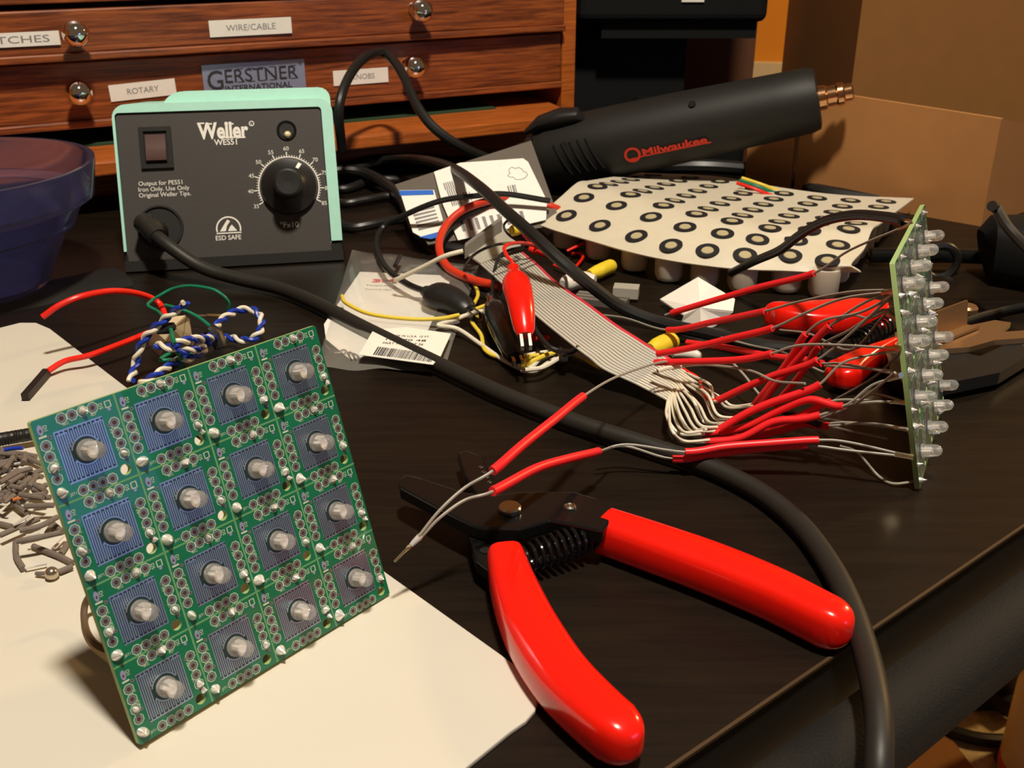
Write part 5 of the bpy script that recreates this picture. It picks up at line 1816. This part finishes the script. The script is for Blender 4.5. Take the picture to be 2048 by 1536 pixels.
mb.tube(smooth_path(seen([(1064, 640, 0.006), (1072, 662, 0.010), (1096, 692, 0.010), (1118, 702, 0.009), (1140, 704, 0.010), (1158, 694, 0.013)]), 5), 0.0011, 8)
part(bw, 'twist_tie', mb, BLK, 'black twist tie')

# small plugs around the ribbon
def plug(name, label, pts, r, m, cat='plug', z=0.005, taper=0.7, tipm=None, group=None):
    g = smooth_path(seen(pts, z), 5)
    n = len(g)
    rr = [r * (taper + (1 - taper) * min(1, i / (n * 0.3))) if i < n * .3 else r * (1 if i < n - 2 else (0.86 if i == n - 2 else 0.55)) for i in range(n)]
    return single(name, label, cat, MB().tube(g, rr, 18), m, group=group)


YP = mat('yellow_rubber', (0.80, 0.58, 0.03), 0.4)
WP = mat('white_rubber', (0.72, 0.68, 0.60), 0.4)
plug('yellow_plug', 'yellow rubber plug lying in front of the silicone buttons', [(1178, 550), (1195, 544), (1212, 536), (1228, 530)], 0.0036, YP)
plug('white_plug', 'white rubber plug left of the yellow one, beside the ribbon edge', [(1190, 562), (1170, 560), (1148, 562), (1126, 570)], 0.0042, WP)
plug('yellow_plug', 'yellow rubber plug tucked under the red sleeves at the ribbon end', [(1300, 700), (1315, 694), (1332, 686), (1354, 682)], 0.0040, YP)
plug('white_plug', 'small white plug lying below the sleeves beside the yellow one', [(1345, 708), (1362, 706), (1382, 708), (1402, 712)], 0.0021, WP)
plug('yellow_plug', 'small yellow and white plug at the top of the ribbon cable', [(1022, 462), (1030, 460), (1040, 456)], 0.0028, YP, z=0.030)
mb = MB().bx((-0.006, -0.004, 0), (0.006, 0.004, 0.005), 0, frame(P(1252, 592, 0.002), V((1, -0.2, 0)), V((0.2, 1, 0))))
o = single('clear_connector', 'small clear plastic connector beside the two-core cord', 'connector', mb, mat('milky_plastic', (0.62, 0.58, 0.50), 0.2, trans=0.4), smooth=False)
mb = MB()
for k in range(3):
    mb.bx((-0.013, -0.0055 + k * 0.004, 0), (0.012, -0.0025 + k * 0.004, 0.003), 0, frame(P(1205, 606, 0.0), V((1, -0.35, 0)), V((0.35, 1, 0))))
single('header_strip', 'dull grey connector strip lying between the ribbon and the two-core cord', 'connector', mb, mat('smoky_plastic', (0.14, 0.12, 0.10), 0.3), smooth=False)
loose('pale wire end with a yellow tip over the ribbon fan', [(1315, 742), (1335, 736), (1362, 733)], 0.016, 0.016, r=0.0008, m=CRM)

# ================================================================== jumper and twisted cable at the left
cable('red_wire', 'thin red wire arching over the desk beside the cutting board', [(85, 634, 0.020), (120, 610, 0.024), (165, 592, 0.026), (225, 582, 0.024), (280, 588, 0.018), (318, 606, 0.012), (333, 640, 0.008)], 0.0013, REDW, 'wire')
jw = thing('jumper_wire', 'red jumper wire with a black plug end lying across the cutting board corner', 'jumper wire', P(190, 700, 0))
part(jw, 'wire', MB().tube(smooth_path(seen([(340, 648, 0.008), (310, 660, 0.008), (250, 684, 0.008), (180, 710, 0.007), (130, 722, 0.006), (96, 742, 0.004)]), 6), 0.0012, 9), REDW)
a, b = P(94, 743, 0.0035), P(50, 794, 0.0032)
part(jw, 'plug', MB().box((a + b) / 2, (b - a) * 0.5, V((0, 0, 1)).cross(b - a).normalized() * 0.0014, V((0, 0, 0.0013))), mat('brown_black', (0.018, 0.010, 0.007), 0.5), 'square black plug', smooth=False)
tape = thing('tape_wad', 'crumpled beige masking tape wad under the twisted blue and white cable', 'tape', P(345, 670, 0))
tp = Zm(270, 580, 7.315, [(200, 800, 0.002), (250, 560, 0.012), (420, 400, 0.018), (740, 370, 0.016), (800, 430, 0.012), (830, 640, 0.006), (880, 700, 0.004), (850, 800, 0.001), (560, 900, 0.001), (370, 960, 0.001)])
tp = seen(tp)
cen = [P(345, 655, 0.016), P(330, 680, 0.012), P(370, 680, 0.006)]
mb = MB()
n = len(tp)
vs = tp + cen
fs = [(0, 1, n + 1), (1, 2, n), (1, n, n + 1), (2, 3, n), (3, 4, n), (4, 5, n), (5, n + 2, n), (5, 6, n + 2), (6, 7, n + 2), (7, 8, n + 2), (8, n + 1, n + 2), (n, n + 2, n + 1), (8, 9, n + 1), (9, 0, n + 1)]
mb.add(vs, fs)
mb.add([v - V((0, 0, 0.0006)) for v in vs], [f[::-1] for f in fs])
part(tape, 'wad', mb, mat('masking_tape', (0.52, 0.42, 0.27), 0.65, noise=0.2, nscale=120, bump=0.0004), smooth=False, fix=False)
tc = thing('twisted_pair_cable', 'blue and white twisted pair of wires looping behind the leaning circuit board', 'cable', P(400, 670, 0))
TP1 = seen(Zm(270, 580, 7.315, [(-60, 1330, 0.004), (0, 1120, 0.006), (35, 960, 0.010), (120, 740, 0.016), (250, 590, 0.020), (420, 440, 0.024), (560, 330, 0.027), (680, 230, 0.030), (745, 190, 0.032)]))
TP2 = seen(Zm(270, 580, 7.315, [(40, 1400, 0.006), (130, 1350, 0.008), (300, 1250, 0.010), (460, 1140, 0.010), (620, 1040, 0.010), (860, 980, 0.010), (1000, 880, 0.010), (1080, 760, 0.011), (1130, 620, 0.012), (1230, 480, 0.013), (1370, 360, 0.014), (1580, 285, 0.014), (1760, 310, 0.013), (1850, 430, 0.011), (1830, 600, 0.008), (1720, 710, 0.006), (1540, 730, 0.005), (1380, 690, 0.005), (1260, 700, 0.006), (1080, 710, 0.014), (900, 715, 0.018), (700, 750, 0.020), (560, 790, 0.020)]))
TP3 = seen(Zm(270, 580, 7.315, [(300, 800, 0.018), (520, 840, 0.018), (760, 890, 0.016), (900, 860, 0.014), (1060, 780, 0.012)]))
for kk, TPp in enumerate((TP1, TP2, TP3)):
    sp = smooth_path(TPp, 14)
    out = [[], []]
    ln = 0
    for i, p in enumerate(sp):
        if i:
            ln += (sp[i] - sp[i - 1]).length
        t = (sp[min(i + 1, len(sp) - 1)] - sp[max(i - 1, 0)]).normalized()
        x_ = t.cross(V((0, 0, 1))).normalized()
        y_ = t.cross(x_)
        a = 2 * PI * ln / 0.0105
        for s_ in (0, 1):
            out[s_].append(p + (x_ * math.cos(a + PI * s_) + y_ * math.sin(a + PI * s_)) * 0.0009)
    part(tc, 'strand', MB().tube(out[0], 0.00092, 8), BLUE, 'blue strand')
    part(tc, 'strand', MB().tube(out[1], 0.00092, 8), CRM, 'white strand')
knot = P(270 + 1190 / 7.315, 580 + 690 / 7.315, 0.010)
part(tc, 'tie', MB().tube([knot + V((-0.003, 0, 0.004)), knot + V((0.0, 0, 0.001)), knot + V((0.002, -0.002, -0.004))], [0.0028, 0.0036, 0.0026], 10), BLK, 'black tie')
k2 = P(270 + 470 / 7.315, 580 + 560 / 7.315, 0.020)
part(tc, 'tie', MB().tube([k2 + V((-0.004, 0, -0.001)), k2, k2 + V((0.003, 0, 0.001))], [0.0016, 0.0024, 0.0016], 10), BLK, 'black tie')
cable('green_wire', 'thin green wire arching high behind the twisted cable', Zm(270, 580, 7.315, [(420, 400, 0.018), (330, 310, 0.016), (190, 230, 0.016), (240, 160, 0.016), (380, 70, 0.018), (560, -20, 0.02), (800, -60, 0.022), (1100, -20, 0.022), (1260, 60, 0.02), (1370, 180, 0.016), (1370, 300, 0.012)]), 0.0007, GRNW, 'wire')
cable('green_wire', 'thin green wire running from the top of the twisted cable to its black tie', Zm(270, 580, 7.315, [(440, 220, 0.018), (600, 260, 0.018), (800, 330, 0.016), (960, 420, 0.014), (1100, 530, 0.012)]), 0.0007, GRNW, 'wire')
cable('green_wire', 'thin green wire looping over the tape wad down behind the board', Zm(270, 580, 7.315, [(520, 560, 0.020), (560, 720, 0.022), (620, 920, 0.014), (680, 1000, 0.012), (520, 1020, 0.010), (370, 1030, 0.010), (430, 970, 0.010), (520, 930, 0.010)]), 0.0008, GRNW, 'wire')
cable('green_wire', 'thin green wire dropping behind the upper edge of the leaning board', Zm(270, 580, 7.315, [(900, 900, 0.010), (800, 960, 0.010), (720, 1040, 0.008), (660, 1140, 0.006), (600, 1260, 0.004)]), 0.0008, GRNW, 'wire')
rs_ = thing('resistor', 'tiny resistor with a banded body to the right of the green wire', 'resistor', P(440, 632, 0))
part(rs_, 'lead', MB().tube([P(386, 630, 0.012), P(448, 632, 0.012)], 0.0004, 6), STEEL, 'silvery lead')
part(rs_, 'body', MB().tube([P(412, 631, 0.012), P(415, 631, 0.012), P(442, 632, 0.012), P(446, 632, 0.012)], [0.0004, 0.0008, 0.0008, 0.0004], 8), COPP)

# ================================================================== offcuts on the cutting board
random.seed(11)
segs = [[(160, 1150), (165, 1290), (240, 1420)], [(340, 1190), (600, 1290), (740, 1360)], [(0, 1080), (180, 1000), (400, 910)], [(200, 1030), (420, 980), (590, 890)], [(170, 1140), (400, 1100), (620, 1050)], [(0, 960), (120, 990)], [(130, 740), (290, 860)], [(260, 690), (520, 690)], [(250, 780), (550, 770)], [(0, 540), (200, 430), (330, 390)], [(0, 220), (200, 240), (370, 270)], [(620, 1270), (690, 1160)], [(600, 1455), (740, 1400)], [(480, 1060), (540, 960)], [(530, 950), (640, 1040)], [(0, 300), (90, 410)], [(20, 600), (130, 560)], [(300, 450), (430, 480)], [(330, 620), (480, 560)]]
while len(segs) < 58:
    x, y = random.uniform(-60, 420), random.uniform(230, 720)
    a = random.uniform(-0.9, 0.9) + (PI / 2 if random.random() < .25 else 0)
    l = random.uniform(60, 130)
    segs.append([(x - l * math.cos(a), y + l * 0.6 * math.sin(a)), (x + l * math.cos(a), y - l * 0.6 * math.sin(a))])
for i, sg in enumerate(segs):
    lv = 0.0026 + (random.uniform(0, 0.0060) if i > 18 else (i % 5) * 0.0013)
    if i in (0, 1, 5, 11, 12, 13, 14):
        lv = 0.0026
    pts = seen([(0 + x / 5.12, 860 + y / 5.12, lv) for x, y in sg])
    sp = smooth_path(pts, 4)
    ax = (sp[-1] - sp[0]).normalized()
    mb = MB().tube(sp, 0.00085, 9)
    single('sleeve_offcut', 'grey brown sleeve offcut in the pile on the cutting board left of the leaning board', 'offcut', mb, CLIPG, group='sleeve offcuts heaped on the cutting board')
sil = [[(140, 972), (295, 877)], [(268, 932), (343, 880)], [(268, 1082), (408, 1056)], [(540, 1215), (660, 1100)], [(255, 1412), (478, 1366)], [(145, 348), (220, 335)], [(0, 757), (65, 768)], [(40, 365), (80, 362)]]
for sg in sil:
    sp = seen([(x / 5.12, 860 + y / 5.12, 0.0070 if sg[0][1] < 1100 else 0.003) for x, y in sg])
    single('lead_offcut', 'bright bare metal lead offcut among the grey sleeve offcuts', 'offcut', MB().tube(sp, 0.00042, 7), SOLD, group='bare lead offcuts')
single('blue_wire_offcut', 'short dark blue wire offcut at the top of the offcut pile', 'offcut', MB().tube(smooth_path(seen([(x / 5.12, 860 + y / 5.12, 0.008) for x, y in ((40, 205), (130, 188), (235, 185))]), 4), 0.0007, 8), BLUE)
single('orange_wire_offcut', 'short orange brown wire offcut at the near side of the offcut pile', 'offcut', MB().tube(smooth_path(seen([(x / 5.12, 860 + y / 5.12, 0.006) for x, y in ((130, 715), (200, 700), (250, 692))]), 4), 0.0006, 8), mat('orange_insulation', (0.45, 0.13, 0.03), 0.5))
bd_ = thing('beaded_lead', 'dull metal ball on a thin lead lying below the offcut pile', 'lead', P(95, 1146, 0.0014))
q = P(530 / 5.12, 860 + 1468 / 5.12, 0.0034)
part(bd_, 'ball', MB().lathe([(0.0019 * math.sin(PI * i / 12), -0.0019 * math.cos(PI * i / 12)) for i in range(13)], Mx.Translation(q), 20), mat('tarnished', (0.55, 0.47, 0.36), 0.2, 0.9))
part(bd_, 'lead', MB().tube([P(72, 1147, 0.0026), q], 0.0006, 8), CLIPG)
tw = thing('coiled_black_wire', 'tightly twisted black wire lying along the top of the offcut pile', 'wire', P(30, 880, 0.0014))
a_, b_ = P(-30, 884, 0.006), P(64, 868, 0.006)
dd = (b_ - a_).normalized()
x_ = dd.cross(V((0, 0, 1))).normalized()
for s_ in (0, 1):
    pts = [a_.lerp(b_, i / 90) + (x_ * math.cos(2 * PI * 8 * i / 90 + PI * s_) + V((0, 0, 1)) * math.sin(2 * PI * 8 * i / 90 + PI * s_)) * 0.0013 for i in range(91)]
    part(tw, 'strand', MB().tube(pts, 0.0011, 8), BLK)
cable('brown_wire_loop', 'brown wire bowing out behind the left edge of the leaning board', [(186, 1180, 0.010), (170, 1210, 0.006), (169, 1245, 0.0035), (180, 1275, 0.003), (205, 1296, 0.003), (260, 1310, 0.004)], 0.0009, mat('brown_insulation', (0.10, 0.06, 0.03), 0.5), 'wire')
# small parts standing on the desk near the clear bag
cable('yellow_tipped_wire', 'short black wire with a yellow tip above the clear bag', [(800, 512, 0.012), (796, 520, 0.012), (790, 532, 0.012)], 0.0011, BLK, 'wire')
for _o in list(bpy.data.objects):
    if '_M' in _o.keys():
        del _o['_M']

GRP = {'power_cable': 'black power cables between the station and the grey bag', 'yellow_wire': 'yellow wires', 'cream_wire': 'cream wires', 'green_wire': 'green wires around the twisted cable', 'loose_wire': 'loose grey wires around the red sleeves', 'wire_stripper': 'red handled wire strippers', 'yellow_plug': 'yellow plugs', 'white_plug': 'white plugs'}
for _o in bpy.data.objects:
    if _o.parent is None and 'group' not in _o.keys():
        _b = _o.name.split('.')[0]
        if _b in GRP:
            _o['group'] = GRP[_b]
